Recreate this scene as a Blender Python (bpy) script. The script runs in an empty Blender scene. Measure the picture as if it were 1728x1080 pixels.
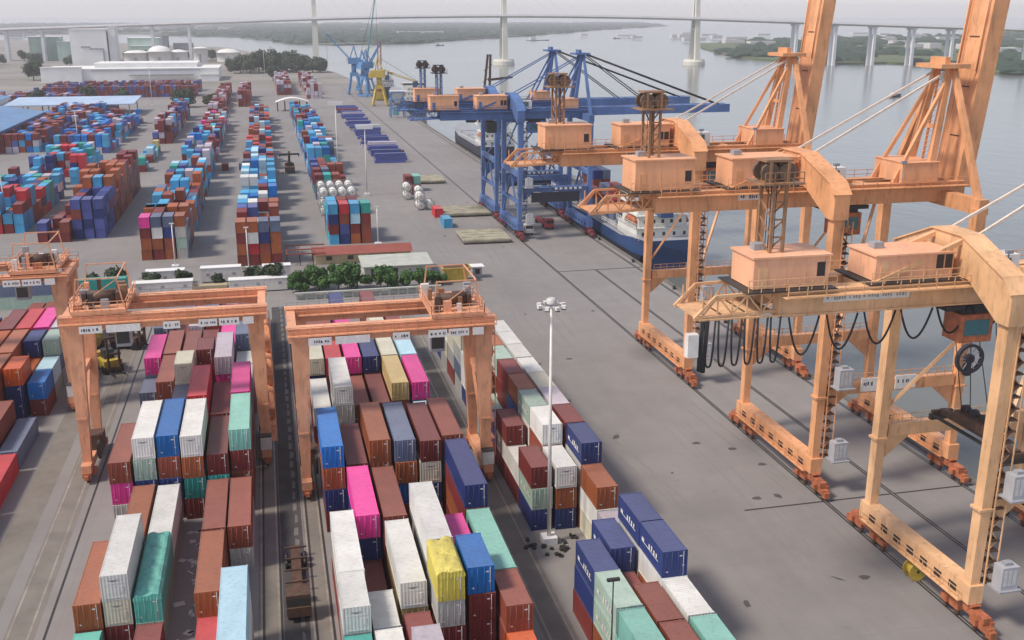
import bpy, math, random
import numpy as np
from math import radians, sin, cos, pi, atan2, sqrt, hypot
from mathutils import Vector, Matrix, noise

S = bpy.context.scene
COL = S.collection
# ------------------------------------------------------------------ camera, sky, sun, exposure
CAM_H, CAM_PITCH, CAM_YAW, CAM_F = 56.0, 16.4, 13.2, 1740.0 / 1728.0
cam = bpy.data.cameras.new('camera')
cam.sensor_width = 36.0; cam.lens = 36.0 * CAM_F
cam.clip_start = 1.0; cam.clip_end = 60000.0
co = bpy.data.objects.new('camera', cam); COL.objects.link(co)
co.location = (0, 0, CAM_H); co.rotation_euler = (radians(90 - CAM_PITCH), 0, radians(-CAM_YAW))
S.camera = co
SUN_EL, SUN_AZ = 52.0, -100.0           # azimuth from +Y towards +X, sun to the left of the picture
W = bpy.data.worlds.new('World'); S.world = W; W.use_nodes = True
nt = W.node_tree; bg = nt.nodes['Background']
sky = nt.nodes.new('ShaderNodeTexSky'); sky.sky_type = 'NISHITA'; sky.sun_disc = False
sky.sun_elevation = radians(SUN_EL); sky.sun_rotation = radians(SUN_AZ)
sky.air_density = 1.0; sky.dust_density = 0.5; sky.ozone_density = 1.0; sky.altitude = 50
hs = nt.nodes.new('ShaderNodeHueSaturation'); hs.inputs['Saturation'].default_value = 0.5      # thin overcast greys the sky
tn = nt.nodes.new('ShaderNodeMix'); tn.data_type = 'RGBA'; tn.blend_type = 'MULTIPLY'; tn.inputs[0].default_value = 1.0; tn.inputs[7].default_value = (0.985, 0.96, 1.03, 1)
nt.links.new(sky.outputs[0], hs.inputs['Color']); nt.links.new(hs.outputs[0], tn.inputs[6]); nt.links.new(tn.outputs[2], bg.inputs[0]); bg.inputs[1].default_value = 0.128
sl = bpy.data.lights.new('sun', 'SUN'); sl.energy = 2.8; sl.angle = radians(11); sl.color = (1.0, 0.89, 0.77)
so = bpy.data.objects.new('sun', sl); COL.objects.link(so); so.location = (0, 0, 200)
_d = Vector((sin(radians(SUN_AZ)) * cos(radians(SUN_EL)), cos(radians(SUN_AZ)) * cos(radians(SUN_EL)), sin(radians(SUN_EL))))
so.rotation_euler = _d.to_track_quat('Z', 'Y').to_euler()
S.view_settings.view_transform = 'Standard'; S.view_settings.look = 'None'
S.view_settings.exposure = 0.38; S.view_settings.gamma = 1.0
S.cycles.max_bounces = 6; S.cycles.diffuse_bounces = 3; S.cycles.glossy_bounces = 3; S.cycles.volume_bounces = 1
S.cycles.use_denoising = True

# ------------------------------------------------------------------ materials
def newmat(name):
    m = bpy.data.materials.new(name); m.use_nodes = True
    n = m.node_tree.nodes; b = n['Principled BSDF']
    return m, m.node_tree, b
def N(t, kind, **kw):
    n = t.nodes.new(kind)
    for k, v in kw.items():
        setattr(n, k, v)
    return n
def noise_node(t, scale, detail=4, vec=None, rough=0.55):
    n = N(t, 'ShaderNodeTexNoise'); n.inputs['Scale'].default_value = scale
    n.inputs['Detail'].default_value = detail; n.inputs['Roughness'].default_value = rough
    if vec is not None: t.links.new(vec, n.inputs['Vector'])
    return n
def ramp(t, fac, stops):
    r = N(t, 'ShaderNodeValToRGB')
    e = r.color_ramp.elements
    while len(e) < len(stops): e.new(0.5)
    for i, (p, c) in enumerate(stops):
        e[i].position = p
        e[i].color = (c[0], c[1], c[2], 1) if hasattr(c, '__len__') else (c, c, c, 1)
    t.links.new(fac, r.inputs[0]); return r
def mixrgb(t, mode, fac, a, b):
    m = N(t, 'ShaderNodeMix', data_type='RGBA', blend_type=mode)
    for sock, v in ((m.inputs[0], fac), (m.inputs[6], a), (m.inputs[7], b)):
        if hasattr(v, 'links') or hasattr(v, 'is_linked'): t.links.new(v, sock)
        elif hasattr(v, '__len__'): sock.default_value = (v[0], v[1], v[2], 1)
        else: sock.default_value = v
    return m.outputs[2]
def math_(t, op, a, b=None):
    m = N(t, 'ShaderNodeMath', operation=op)
    for i, v in enumerate((a, b)):
        if v is None: continue
        if hasattr(v, 'is_linked'): t.links.new(v, m.inputs[i])
        else: m.inputs[i].default_value = v
    return m.outputs[0]

def paint(name, c, rough=0.55, var=0.25, scale=0.6, rust=0.0, metal=0.0, streak=False):
    """weathered paint: blotchy tone, optional rust patches in the thing's own paint"""
    m, t, b = newmat(name)
    tc = N(t, 'ShaderNodeTexCoord')
    vec = tc.outputs['Object']
    n1 = noise_node(t, scale, 6, vec)
    r = ramp(t, n1.outputs[0], [(0.25, 1 - var), (0.75, 1 + var * 0.35)])
    col = mixrgb(t, 'MULTIPLY', 1.0, c, r.outputs[0])
    if rust > 0:
        mp = N(t, 'ShaderNodeMapping'); mp.inputs['Scale'].default_value = (1, 1, 0.22)
        t.links.new(vec, mp.inputs[0])
        n2 = noise_node(t, 1.7, 8, mp.outputs[0], 0.7)
        r2 = ramp(t, n2.outputs[0], [(0.53, 0), (0.70, rust)])
        col = mixrgb(t, 'MIX', r2.outputs[0], col, (0.16, 0.07, 0.035))
        mq = N(t, 'ShaderNodeMapping'); mq.inputs['Scale'].default_value = (1.1, 1.1, 0.16); t.links.new(vec, mq.inputs[0])
        n3 = noise_node(t, 1.2, 6, mq.outputs[0], 0.65); r3 = ramp(t, n3.outputs[0], [(0.52, 1.0), (0.78, 1.0 - 0.24 * min(1, rust + 0.2))])
        col = mixrgb(t, 'MULTIPLY', 1.0, col, r3.outputs[0])
        n4 = noise_node(t, 0.09, 3, vec); r4 = ramp(t, n4.outputs[0], [(0.35, (0.92, 0.89, 0.86)), (0.65, (1.08, 1.08, 1.09))]); col = mixrgb(t, 'MULTIPLY', 1.0, col, r4.outputs[0])
    t.links.new(col, b.inputs['Base Color'])
    b.inputs['Roughness'].default_value = rough; b.inputs['Metallic'].default_value = metal
    return m
def flat(name, c, rough=0.6, metal=0.0, spec=0.5):
    m, t, b = newmat(name)
    tc = N(t, 'ShaderNodeTexCoord'); n1 = noise_node(t, 2.0, 3, tc.outputs['Object'])
    r = ramp(t, n1.outputs[0], [(0.3, 0.85), (0.7, 1.08)])
    t.links.new(mixrgb(t, 'MULTIPLY', 1.0, c, r.outputs[0]), b.inputs['Base Color'])
    b.inputs['Roughness'].default_value = rough; b.inputs['Metallic'].default_value = metal
    b.inputs['Specular IOR Level'].default_value = spec
    return m
M = {}
M['sts_orange'] = paint('crane_orange', (0.80, 0.40, 0.19), 0.5, 0.28, 0.35, 0.55)
M['sts_cream'] = paint('crane_cream', (0.82, 0.50, 0.265), 0.5, 0.28, 0.35, 0.45)
M['house_peach'] = paint('house_peach', (0.84, 0.43, 0.225), 0.55, 0.16, 0.3, 0.3)
M['house_cream'] = paint('house_cream', (0.86, 0.46, 0.27), 0.55, 0.16, 0.3, 0.3)
M['rtg_orange'] = paint('gantry_orange', (0.82, 0.40, 0.22), 0.5, 0.25, 0.4, 0.55)
M['sts_blue'] = paint('crane_blue', (0.095, 0.18, 0.40), 0.5, 0.3, 0.35, 0.3)
M['bogie'] = paint('bogie_orange', (0.50, 0.16, 0.07), 0.6, 0.5, 1.5, 0.9)
M['bogie_blue'] = paint('bogie_red', (0.24, 0.05, 0.06), 0.6, 0.5, 1.5, 0.8)
M['rusty'] = paint('rusty_steel', (0.10, 0.055, 0.035), 0.7, 0.5, 2.0, 0.8)
M['dark'] = flat('dark_steel', (0.035, 0.033, 0.032), 0.6)
M['grey_steel'] = flat('grey_steel', (0.32, 0.33, 0.35), 0.5)
M['galv'] = flat('galvanised', (0.55, 0.55, 0.54), 0.45)
M['rubber'] = flat('black_cable', (0.014, 0.013, 0.014), 0.55)
M['mast_tan'] = paint('mast_tan', (0.34, 0.19, 0.10), 0.6, 0.4, 0.8, 0.6)
M['sheave'] = paint('sheave_steel', (0.15, 0.10, 0.07), 0.6, 0.4, 1.5, 0.4)
M['cabinet'] = paint('cabinet_grey', (0.42, 0.43, 0.46), 0.5, 0.15, 1.0, 0.1)
M['white_panel'] = paint('white_panel', (0.75, 0.74, 0.70), 0.5, 0.15, 1.2, 0.15)
M['sign_white'] = flat('sign_white', (0.8, 0.78, 0.74), 0.5)
M['sign_ink'] = flat('sign_ink', (0.06, 0.05, 0.09), 0.6)
M['glass'] = flat('cab_glass', (0.05, 0.16, 0.18), 0.1)
M['stay_white'] = flat('stay_white', (0.72, 0.62, 0.52), 0.5)
M['tower_conc'] = paint('tower_concrete', (0.66, 0.65, 0.56), 0.8, 0.18, 0.05)
M['deck_conc'] = paint('deck_concrete', (0.74, 0.74, 0.75), 0.8, 0.15, 0.05)
M['wh_white'] = paint('warehouse_white', (0.80, 0.80, 0.77), 0.7, 0.15, 0.08)
M['green_wall'] = paint('pale_green_wall', (0.42, 0.56, 0.47), 0.7, 0.2, 0.1)
M['grey_roof'] = paint('grey_roof', (0.22, 0.23, 0.26), 0.7, 0.2, 0.1)
M['blue_roof'] = paint('blue_sheet_roof', (0.15, 0.29, 0.50), 0.5, 0.25, 0.12)
M['pale_blue'] = paint('pale_blue_roof', (0.42, 0.55, 0.72), 0.5, 0.2, 0.1)
M['red_roof'] = paint('red_sheet_roof', (0.30, 0.085, 0.06), 0.6, 0.25, 0.3)
M['pale_roof'] = paint('pale_roof', (0.48, 0.50, 0.44), 0.7, 0.25, 0.4)
M['tan_wall'] = paint('tan_wall', (0.45, 0.36, 0.2), 0.8, 0.25, 0.4)
M['yellow'] = paint('machine_yellow', (0.58, 0.42, 0.06), 0.5, 0.3, 0.8, 0.4)
M['red'] = paint('truck_red', (0.42, 0.05, 0.05), 0.5, 0.3, 0.8)
M['hull_blue'] = paint('hull_blue', (0.016, 0.062, 0.18), 0.45, 0.35, 0.08, 0.3)
M['hull_dark'] = paint('hull_dark', (0.03, 0.03, 0.045), 0.6, 0.3, 0.1)
M['ship_white'] = paint('ship_white', (0.72, 0.73, 0.68), 0.5, 0.15, 0.2, 0.15)
M['pallet'] = paint('weathered_timber', (0.40, 0.37, 0.27), 0.85, 0.45, 0.5)
M['teal_steel'] = paint('teal_steel', (0.12, 0.36, 0.36), 0.5, 0.3, 0.3)
M['ltblue_steel'] = paint('light_blue_steel', (0.10, 0.26, 0.50), 0.5, 0.35, 0.2)
M['bark'] = paint('bark', (0.09, 0.065, 0.045), 0.9, 0.3, 2)

def leafmat(name, c1, c2):
    m, t, b = newmat(name)
    g = N(t, 'ShaderNodeNewGeometry')
    n = noise_node(t, 0.8, 4, g.outputs['Position'])
    r = ramp(t, n.outputs[0], [(0.3, c1), (0.7, c2)])
    t.links.new(r.outputs[0], b.inputs['Base Color']); b.inputs['Roughness'].default_value = 0.65
    b.inputs['Specular IOR Level'].default_value = 0.25
    return m
M['leaf'] = leafmat('leaf_green', (0.035, 0.085, 0.02), (0.065, 0.15, 0.035))
M['leaf_dark'] = leafmat('leaf_dark', (0.03, 0.05, 0.025), (0.055, 0.085, 0.04))
M['leaf_olive'] = leafmat('leaf_olive', (0.06, 0.075, 0.03), (0.11, 0.12, 0.05))

# container paints: one material, each container's own colour comes from the object
def container_mat(name, attr):
    m, t, b = newmat(name)
    tc = N(t, 'ShaderNodeTexCoord'); vec = tc.outputs['Object']
    if attr:
        a = N(t, 'ShaderNodeVertexColor', layer_name='paint'); base = a.outputs[0]; shift = vec
    else:
        oi = N(t, 'ShaderNodeObjectInfo'); base = oi.outputs['Color']
        va = N(t, 'ShaderNodeVectorMath', operation='SCALE'); va.inputs[0].default_value = (37.0, 91.0, 53.0)
        t.links.new(oi.outputs['Random'], va.inputs['Scale'])
        vb = N(t, 'ShaderNodeVectorMath', operation='ADD'); t.links.new(vec, vb.inputs[0]); t.links.new(va.outputs[0], vb.inputs[1])
        shift = vb.outputs[0]
    n1 = noise_node(t, 0.35, 6, shift)
    r = ramp(t, n1.outputs[0], [(0.28, 0.84), (0.72, 1.08)])
    col = mixrgb(t, 'MULTIPLY', 1.0, base, r.outputs[0])
    if not attr:
        # up-facing sheets mixed toward a pale grey, and rust blotches
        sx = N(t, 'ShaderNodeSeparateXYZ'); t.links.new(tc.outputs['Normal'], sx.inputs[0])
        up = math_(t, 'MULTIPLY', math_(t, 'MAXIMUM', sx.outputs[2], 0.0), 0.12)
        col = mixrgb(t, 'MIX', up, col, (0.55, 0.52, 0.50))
        n2 = noise_node(t, 1.3, 8, shift, 0.72)
        r2 = ramp(t, n2.outputs[0], [(0.67, 0), (0.78, 0.55)])
        col = mixrgb(t, 'MIX', r2.outputs[0], col, (0.13, 0.065, 0.04))
        mp = N(t, 'ShaderNodeMapping'); mp.inputs['Scale'].default_value = (2.2, 2.2, 0.12); t.links.new(shift, mp.inputs[0])
        n3 = noise_node(t, 1.0, 5, mp.outputs[0], 0.6)
        r3 = ramp(t, n3.outputs[0], [(0.5, 1.0), (0.75, 0.8)])
        col = mixrgb(t, 'MULTIPLY', 1.0, col, r3.outputs[0])
        so_ = N(t, 'ShaderNodeSeparateXYZ'); t.links.new(vec, so_.inputs[0])
        ay = math_(t, 'ABSOLUTE', sx.outputs[1])
        lin = math_(t, 'ADD', math_(t, 'MULTIPLY', so_.outputs[1], math_(t, 'SUBTRACT', 1.0, ay)), math_(t, 'MULTIPLY', so_.outputs[0], ay))
        wv = math_(t, 'SINE', math_(t, 'MULTIPLY', lin, 2 * pi / 0.30))
        bp = N(t, 'ShaderNodeBump'); bp.inputs['Strength'].default_value = 0.55; bp.inputs['Distance'].default_value = 0.03
        t.links.new(wv, bp.inputs['Height']); t.links.new(bp.outputs[0], b.inputs['Normal'])
    t.links.new(col, b.inputs['Base Color']); b.inputs['Roughness'].default_value = 0.5
    b.inputs['Specular IOR Level'].default_value = 0.22
    return m
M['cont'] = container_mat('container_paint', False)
M['cont_far'] = container_mat('container_paint_far', True)

# ------------------------------------------------------------------ mesh builder
class MB:
    def __init__(s): s.v = []; s.f = []; s.mi = []; s.col = []; s.sm = []
    def face(s, pts, mi=0, col=None, smooth=False):
        b = len(s.v); s.v += [tuple(p) for p in pts]; s.f.append(tuple(range(b, b + len(pts)))); s.mi.append(mi); s.col.append(col); s.sm.append(smooth)
    def hexa(s, c, mi=0, col=None):
        b = len(s.v); s.v += [tuple(p) for p in c]
        for q in ((0, 3, 2, 1), (4, 5, 6, 7), (0, 1, 5, 4), (1, 2, 6, 5), (2, 3, 7, 6), (3, 0, 4, 7)):
            s.f.append(tuple(b + i for i in q)); s.mi.append(mi); s.col.append(col); s.sm.append(False)
    def box(s, x0, x1, y0, y1, z0, z1, mi=0, col=None):
        s.hexa([(x0, y0, z0), (x1, y0, z0), (x1, y1, z0), (x0, y1, z0), (x0, y0, z1), (x1, y0, z1), (x1, y1, z1), (x0, y1, z1)], mi, col)
    def cbox(s, c, d, rz=0.0, mi=0):
        cx, cy, cz = c; dx, dy, dz = (k / 2 for k in d); ca, sa = cos(rz), sin(rz)
        P = []
        for z in (-dz, dz):
            for x, y in ((-dx, -dy), (dx, -dy), (dx, dy), (-dx, dy)):
                P.append((cx + x * ca - y * sa, cy + x * sa + y * ca, cz + z))
        s.hexa(P, mi)
    def beam(s, p, q, w, h, w2=None, h2=None, mi=0, up=(0, 0, 1)):
        p, q = Vector(p), Vector(q); d = (q - p).normalized(); u = Vector(up)
        if abs(d.dot(u)) > 0.98: u = Vector((0, 1, 0))
        r = d.cross(u).normalized(); u = r.cross(d).normalized()
        w2 = w if w2 is None else w2; h2 = h if h2 is None else h2
        P = []
        for c, ww, hh in ((p, w, h), (q, w2, h2)):
            for a, b in ((-1, -1), (1, -1), (1, 1), (-1, 1)):
                P.append(c + r * (a * ww / 2) + u * (b * hh / 2))
        s.hexa(P, mi)
    def tube(s, pts, r, n=6, mi=0, caps=True, r2=None):
        pts = [Vector(p) for p in pts]; rings = []
        for i, p in enumerate(pts):
            d = (pts[min(i + 1, len(pts) - 1)] - pts[max(i - 1, 0)]).normalized()
            u = Vector((0, 0, 1)) if abs(d.z) < 0.95 else Vector((0, 1, 0))
            a = d.cross(u).normalized(); b = a.cross(d)
            rr = r if r2 is None else r + (r2 - r) * i / max(1, len(pts) - 1)
            k = len(s.v); rings.append(k)
            s.v += [tuple(p + a * (rr * cos(2 * pi * j / n)) + b * (rr * sin(2 * pi * j / n))) for j in range(n)]
        for i in range(len(rings) - 1):
            A, B = rings[i], rings[i + 1]
            for j in range(n):
                s.f.append((A + j, A + (j + 1) % n, B + (j + 1) % n, B + j)); s.mi.append(mi); s.col.append(None); s.sm.append(True)
        if caps:
            s.f.append(tuple(rings[0] + j for j in range(n - 1, -1, -1))); s.mi.append(mi); s.col.append(None); s.sm.append(False)
            s.f.append(tuple(rings[-1] + j for j in range(n))); s.mi.append(mi); s.col.append(None); s.sm.append(False)
    def prism(s, poly, axis, a0, a1, mi=0):
        """poly: 2-D outline in the other two axes, extruded along axis"""
        def P(u, v, a): return {'x': (a, u, v), 'y': (u, a, v), 'z': (u, v, a)}[axis]
        n = len(poly); b = len(s.v)
        s.v += [P(u, v, a0) for u, v in poly] + [P(u, v, a1) for u, v in poly]
        fs = [tuple(range(b, b + n)), tuple(range(b + 2 * n - 1, b + n - 1, -1))] + [(b + i, b + n + i, b + n + (i + 1) % n, b + (i + 1) % n) for i in range(n)]
        for f in fs: s.f.append(f); s.mi.append(mi); s.col.append(None); s.sm.append(False)
    def lathe(s, prof, cx, cy, n=16, mi=0, smooth=True):
        b = len(s.v)
        for r, z in prof:
            s.v += [(cx + r * cos(2 * pi * j / n), cy + r * sin(2 * pi * j / n), z) for j in range(n)]
        for i in range(len(prof) - 1):
            for j in range(n):
                A, B = b + i * n, b + (i + 1) * n
                s.f.append((A + j, A + (j + 1) % n, B + (j + 1) % n, B + j)); s.mi.append(mi); s.col.append(None); s.sm.append(smooth)
        s.f.append(tuple(b + (len(prof) - 1) * n + j for j in range(n))); s.mi.append(mi); s.col.append(None); s.sm.append(False)
    def mesh(s, name, mats):
        me = bpy.data.meshes.new(name); me.from_pydata(s.v, [], s.f)
        for m in (mats if isinstance(mats, (list, tuple)) else [mats]): me.materials.append(M[m] if isinstance(m, str) else m)
        me.polygons.foreach_set('material_index', s.mi); me.polygons.foreach_set('use_smooth', s.sm)
        if any(c is not None for c in s.col):
            at = me.color_attributes.new('paint', 'FLOAT_COLOR', 'CORNER')
            arr = []
            for f, c in zip(s.f, s.col):
                c = c or (0.3, 0.3, 0.3); arr += [c[0], c[1], c[2], 1.0] * len(f)
            at.data.foreach_set('color', arr)
        me.update(); return me
    def build(s, name, mats, parent=None, loc=None):
        o = bpy.data.objects.new(name, s.mesh(name, mats)); COL.objects.link(o)
        if parent is not None: o.parent = parent
        if loc is not None: o.location = loc
        return o
def tag(o, label, cat, group=None):
    o['label'] = label; o['category'] = cat
    if group: o['group'] = group
    return o
def thing(name, label, cat, loc=(0, 0, 0), rz=0.0, group=None):
    o = bpy.data.objects.new(name, None); COL.objects.link(o); o.location = loc; o.rotation_euler = (0, 0, rz)
    o.empty_display_size = 0.5
    return tag(o, label, cat, group)
def struct(o, kind='structure'):
    o['kind'] = kind; return o
def copy_thing(r, loc, rz=None):
    c = r.copy(); COL.objects.link(c); c.location = loc
    if rz is not None: c.rotation_euler = (0, 0, rz)
    for ch in list(r.children):
        d = ch.copy(); COL.objects.link(d); d.parent = c
        for g in list(ch.children):
            e = g.copy(); COL.objects.link(e); e.parent = d
    return c

# ------------------------------------------------------------------ the setting: ground, water, far land
def concrete():
    m, t, b = newmat('quay_concrete')
    g = N(t, 'ShaderNodeNewGeometry'); pos = g.outputs['Position']
    n1 = noise_node(t, 0.018, 5, pos, 0.6); r1 = ramp(t, n1.outputs[0], [(0.33, (0.218, 0.205, 0.195)), (0.5, (0.248, 0.234, 0.222)), (0.68, (0.275, 0.260, 0.246))])
    n2 = noise_node(t, 0.22, 8, pos, 0.65); r2 = ramp(t, n2.outputs[0], [(0.3, 0.92), (0.7, 1.05)])
    col = mixrgb(t, 'MULTIPLY', 1.0, r1.outputs[0], r2.outputs[0])
    mp = N(t, 'ShaderNodeMapping'); mp.inputs['Scale'].default_value = (1.0, 0.09, 1.0); t.links.new(pos, mp.inputs[0])
    n3 = noise_node(t, 0.35, 6, mp.outputs[0], 0.6); r3 = ramp(t, n3.outputs[0], [(0.42, 1.0), (0.66, 0.94)])
    col = mixrgb(t, 'MULTIPLY', 1.0, col, r3.outputs[0])
    n4 = noise_node(t, 0.5, 3, pos, 0.5); r4 = ramp(t, n4.outputs[0], [(0.68, 1.0), (0.80, 0.80)])
    col = mixrgb(t, 'MULTIPLY', 1.0, col, r4.outputs[0])
    br = N(t, 'ShaderNodeTexBrick'); br.inputs['Scale'].default_value = 1.0; br.offset = 0.0
    br.inputs['Brick Width'].default_value = 7.5; br.inputs['Row Height'].default_value = 7.5; br.inputs['Mortar Size'].default_value = 0.035
    br.inputs['Color1'].default_value = (1, 1, 1, 1); br.inputs['Color2'].default_value = (0.97, 0.97, 0.97, 1); br.inputs['Mortar'].default_value = (0.86, 0.86, 0.86, 1)
    t.links.new(pos, br.inputs['Vector'])
    col = mixrgb(t, 'MULTIPLY', 1.0, col, br.outputs[0])
    t.links.new(col, b.inputs['Base Color']); b.inputs['Roughness'].default_value = 0.8
    return m
M['concrete'] = concrete()
def landmat(name, cols, scale):
    m, t, b = newmat(name); g = N(t, 'ShaderNodeNewGeometry')
    n = noise_node(t, scale, 7, g.outputs['Position'], 0.65)
    r = ramp(t, n.outputs[0], [(0.3 + 0.4 * i / (len(cols) - 1), c) for i, c in enumerate(cols)])
    t.links.new(r.outputs[0], b.inputs['Base Color']); b.inputs['Roughness'].default_value = 0.9
    return m
M['yard_ground'] = landmat('industrial_ground', [(0.14, 0.15, 0.11), (0.24, 0.225, 0.20), (0.30, 0.28, 0.25)], 0.012)
M['far_ground'] = landmat('far_ground', [(0.045, 0.07, 0.045), (0.07, 0.095, 0.06), (0.16, 0.15, 0.12)], 0.003)
M['bank_green'] = landmat('bank_green', [(0.06, 0.09, 0.035), (0.10, 0.13, 0.05), (0.13, 0.13, 0.07)], 0.02)
M['strip'] = landmat('track_strip', [(0.15, 0.135, 0.115), (0.19, 0.172, 0.148), (0.225, 0.205, 0.178)], 0.25)
M['asphalt'] = landmat('lane_asphalt', [(0.05, 0.046, 0.046), (0.065, 0.06, 0.06), (0.085, 0.08, 0.078)], 0.4)
M['groove'] = flat('rail_groove', (0.035, 0.033, 0.032), 0.6)
M['railtop'] = paint('rail_steel', (0.31, 0.285, 0.24), 0.5, 0.4, 0.5, 0.4)
M['worn_paint'] = flat('worn_paint', (0.17, 0.16, 0.15), 0.8)
M['stain'] = flat('oil_stain', (0.085, 0.078, 0.073), 0.7)
M['quay_face'] = paint('quay_face', (0.16, 0.15, 0.13), 0.9, 0.35, 0.15)

def slab(name, poly, z, mat, zb=None):
    mb = MB()
    if zb is None: mb.face([(x, y, z) for x, y in poly])
    else: mb.prism(poly, 'z', zb, z)
    me = mb.mesh(name, mat)
    o = bpy.data.objects.new(name, me); COL.objects.link(o); return struct(o)
slab('quay_ground', [(-420, -60), (83, -60), (83, 905), (-420, 905)], 0.0, 'concrete')
NEAR = [(-4500, 905), (83, 905), (74, 1120), (52, 1290), (35, 1390), (-5, 1720), (-60, 2080), (-200, 2330), (-520, 2800), (-1500, 3500), (-4500, 4200)]
slab('inland_ground', NEAR, -0.3, 'yard_ground')
slab('west_ground', [(-4500, -60), (-420, -60), (-420, 905), (-4500, 905)], -0.25, 'yard_ground')
mb = MB(); mb.box(83.0, 83.9, -60, 905, -4.5, 0.25); mb.build('quay_kerb', 'quay_face'); struct(bpy.data.objects['quay_kerb'])

def watermat():
    m, t, b = newmat('river_water'); g = N(t, 'ShaderNodeNewGeometry')
    mp = N(t, 'ShaderNodeMapping'); mp.inputs['Scale'].default_value = (1.0, 0.5, 1.0); t.links.new(g.outputs['Position'], mp.inputs[0])
    n = noise_node(t, 0.11, 6, mp.outputs[0], 0.6)
    n2 = noise_node(t, 0.006, 4, g.outputs['Position'])
    bp = N(t, 'ShaderNodeBump'); bp.inputs['Strength'].default_value = 0.30; bp.inputs['Distance'].default_value = 0.7
    t.links.new(n.outputs[0], bp.inputs['Height']); t.links.new(bp.outputs[0], b.inputs['Normal'])
    r = ramp(t, n2.outputs[0], [(0.3, (0.125, 0.138, 0.118)), (0.7, (0.165, 0.170, 0.158))])
    t.links.new(r.outputs[0], b.inputs['Base Color']); b.inputs['Roughness'].default_value = 0.16; b.inputs['IOR'].default_value = 1.33
    return m
M['water'] = watermat()
slab('river_water', [(-40000, -400), (40000, -400), (40000, 45000), (-40000, 45000)], -4.0, 'water')
# land across the river
FAR = [(-4500, 5200), (-1600, 4300), (-420, 3950), (-60, 3250), (30, 2760), (95, 2440), (150, 2320), (350, 2480), (560, 2850), (870, 3390), (1440, 4560), (2600, 6600), (3400, 9400), (-4500, 9400)]
slab('far_shore', FAR, -1.5, 'far_ground', -5)
PEN = [(945, 2230), (820, 1900), (700, 1500), (690, 1350), (705, 1250), (800, 1250), (850, 1130), (740, 1040), (800, 960), (1000, 900), (2600, 900), (6000, 1500), (8000, 6000), (6000, 6500), (3000, 3600), (2000, 2950), (1350, 2500)]
slab('right_shore', PEN, -1.5, 'bank_green', -5)
# crane rails, grooves and track strips
def strip(name, x0, x1, y0, y1, z, mat):
    mb = MB(); mb.face([(x0, y0, z), (x1, y0, z), (x1, y1, z), (x0, y1, z)])
    return struct(mb.build(name, mat))
for x, y0, y1 in ((62.5, -50, 880), (71.6, -50, 221), (81.5, -50, 880)):
    strip('rail_groove', x - 0.30, x + 0.30, y0, y1, 0.006, 'groove')
    strip('crane_rail', x - 0.05, x + 0.05, y0, y1, 0.012, 'railtop')
strip('quay_joint', 62.8, 83, 220.6, 221.1, 0.008, 'groove'); strip('quay_joint', 52, 83, 101.2, 101.5, 0.008, 'groove')
for x0, x1 in ((-27.2, -24.4), (-3.9, -1.6), (1.0, 3.2), (22.3, 25.4), (-31.6, -28.6)):
    strip('track_strip', x0, x1, 20, 196, 0.005, 'strip')
for x in (-26.9, -25.0, -3.6, -1.9, 1.3, 2.9, 22.8, 24.9):
    if -5 < x < 4: strip('rail_groove', x + 0.12, x + 0.36, 20, 196, 0.0085, 'groove')
    strip('rail_line', x - 0.11, x + 0.11, 20, 196, 0.011, 'railtop')
strip('rail_groove', -23.6, -23.36, 20, 196, 0.011, 'groove')
strip('truck_lane', -1.5, 0.95, 20, 205, 0.004, 'asphalt')
mb = MB(); random.seed(3)
for k in range(44):
    y0 = 70 + 3.1 * k; w = random.uniform(0.12, 0.3); x = 0.28 + random.uniform(-0.06, 0.06); mb.face([(x - w, y0, 0.009), (x + w * 0.8, y0 + 0.1, 0.009), (x + w, y0 + 1.9, 0.009), (x - w * 0.7, y0 + 1.7 + random.uniform(0, 0.8), 0.009)])
struct(mb.build('lane_marking', 'worn_paint'))
random.seed(5)
mb = MB()
for i in range(34):
    if i < 12: x, y = random.uniform(40, 61), random.uniform(70, 330)
    elif i < 22: x, y = random.uniform(26, 82), random.uniform(180, 420)
    else: x, y = random.uniform(-34, 26), random.uniform(225, 420)
    a, bb = random.uniform(0.25, 0.9), random.uniform(0.2, 0.5); rz = random.uniform(0, pi); n = 9
    pts = []
    for j in range(n):
        q = 2 * pi * j / n; k = random.uniform(0.6, 1.15)
        u, v = a * k * cos(q), bb * k * sin(q); pts.append((x + u * cos(rz) - v * sin(rz), y + u * sin(rz) + v * cos(rz), 0.007 + 0.00003 * i))
    mb.face(pts)
for x, y in ((54.9, 104.0), (58.3, 118.5), (60.0, 113.0), (57.5, 84.5), (47.6, 160.2), (54.4, 121.4)):
    mb.face([(x + 0.6 * cos(q) * (1 + 0.25 * sin(3 * q + x)), y + 0.45 * sin(q), 0.0095) for q in [2 * pi * j / 11 for j in range(11)]])
struct(mb.build('ground_stain', 'stain'))
M['tyre'] = landmat('tyre_rubber', [(0.20, 0.188, 0.178), (0.225, 0.212, 0.20), (0.245, 0.231, 0.218)], 0.3)
mb = MB(); random.seed(19)
for k in range(26):
    x, y = random.uniform(38, 60), random.uniform(70, 300); L_ = random.uniform(14, 60); dx = random.uniform(-5, 5); w = random.uniform(0.12, 0.3); bend = random.uniform(-2, 2)
    for s in (0, 1.9):
        prev = None
        for j in range(13):
            f = j / 12; px_, py_ = x + s + dx * f + bend * f * f, y + L_ * f; ww = w * (0.4 + 0.6 * sin(pi * f))
            if prev: mb.face([prev[0], prev[1], (px_ + ww, py_, 0.0045 + 0.00002 * k), (px_ - ww, py_, 0.0045 + 0.00002 * k)])
            prev = ((px_ - ww, py_, 0.0045 + 0.00002 * k), (px_ + ww, py_, 0.0045 + 0.00002 * k))
struct(mb.build('tyre_mark', 'tyre'))
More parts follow.
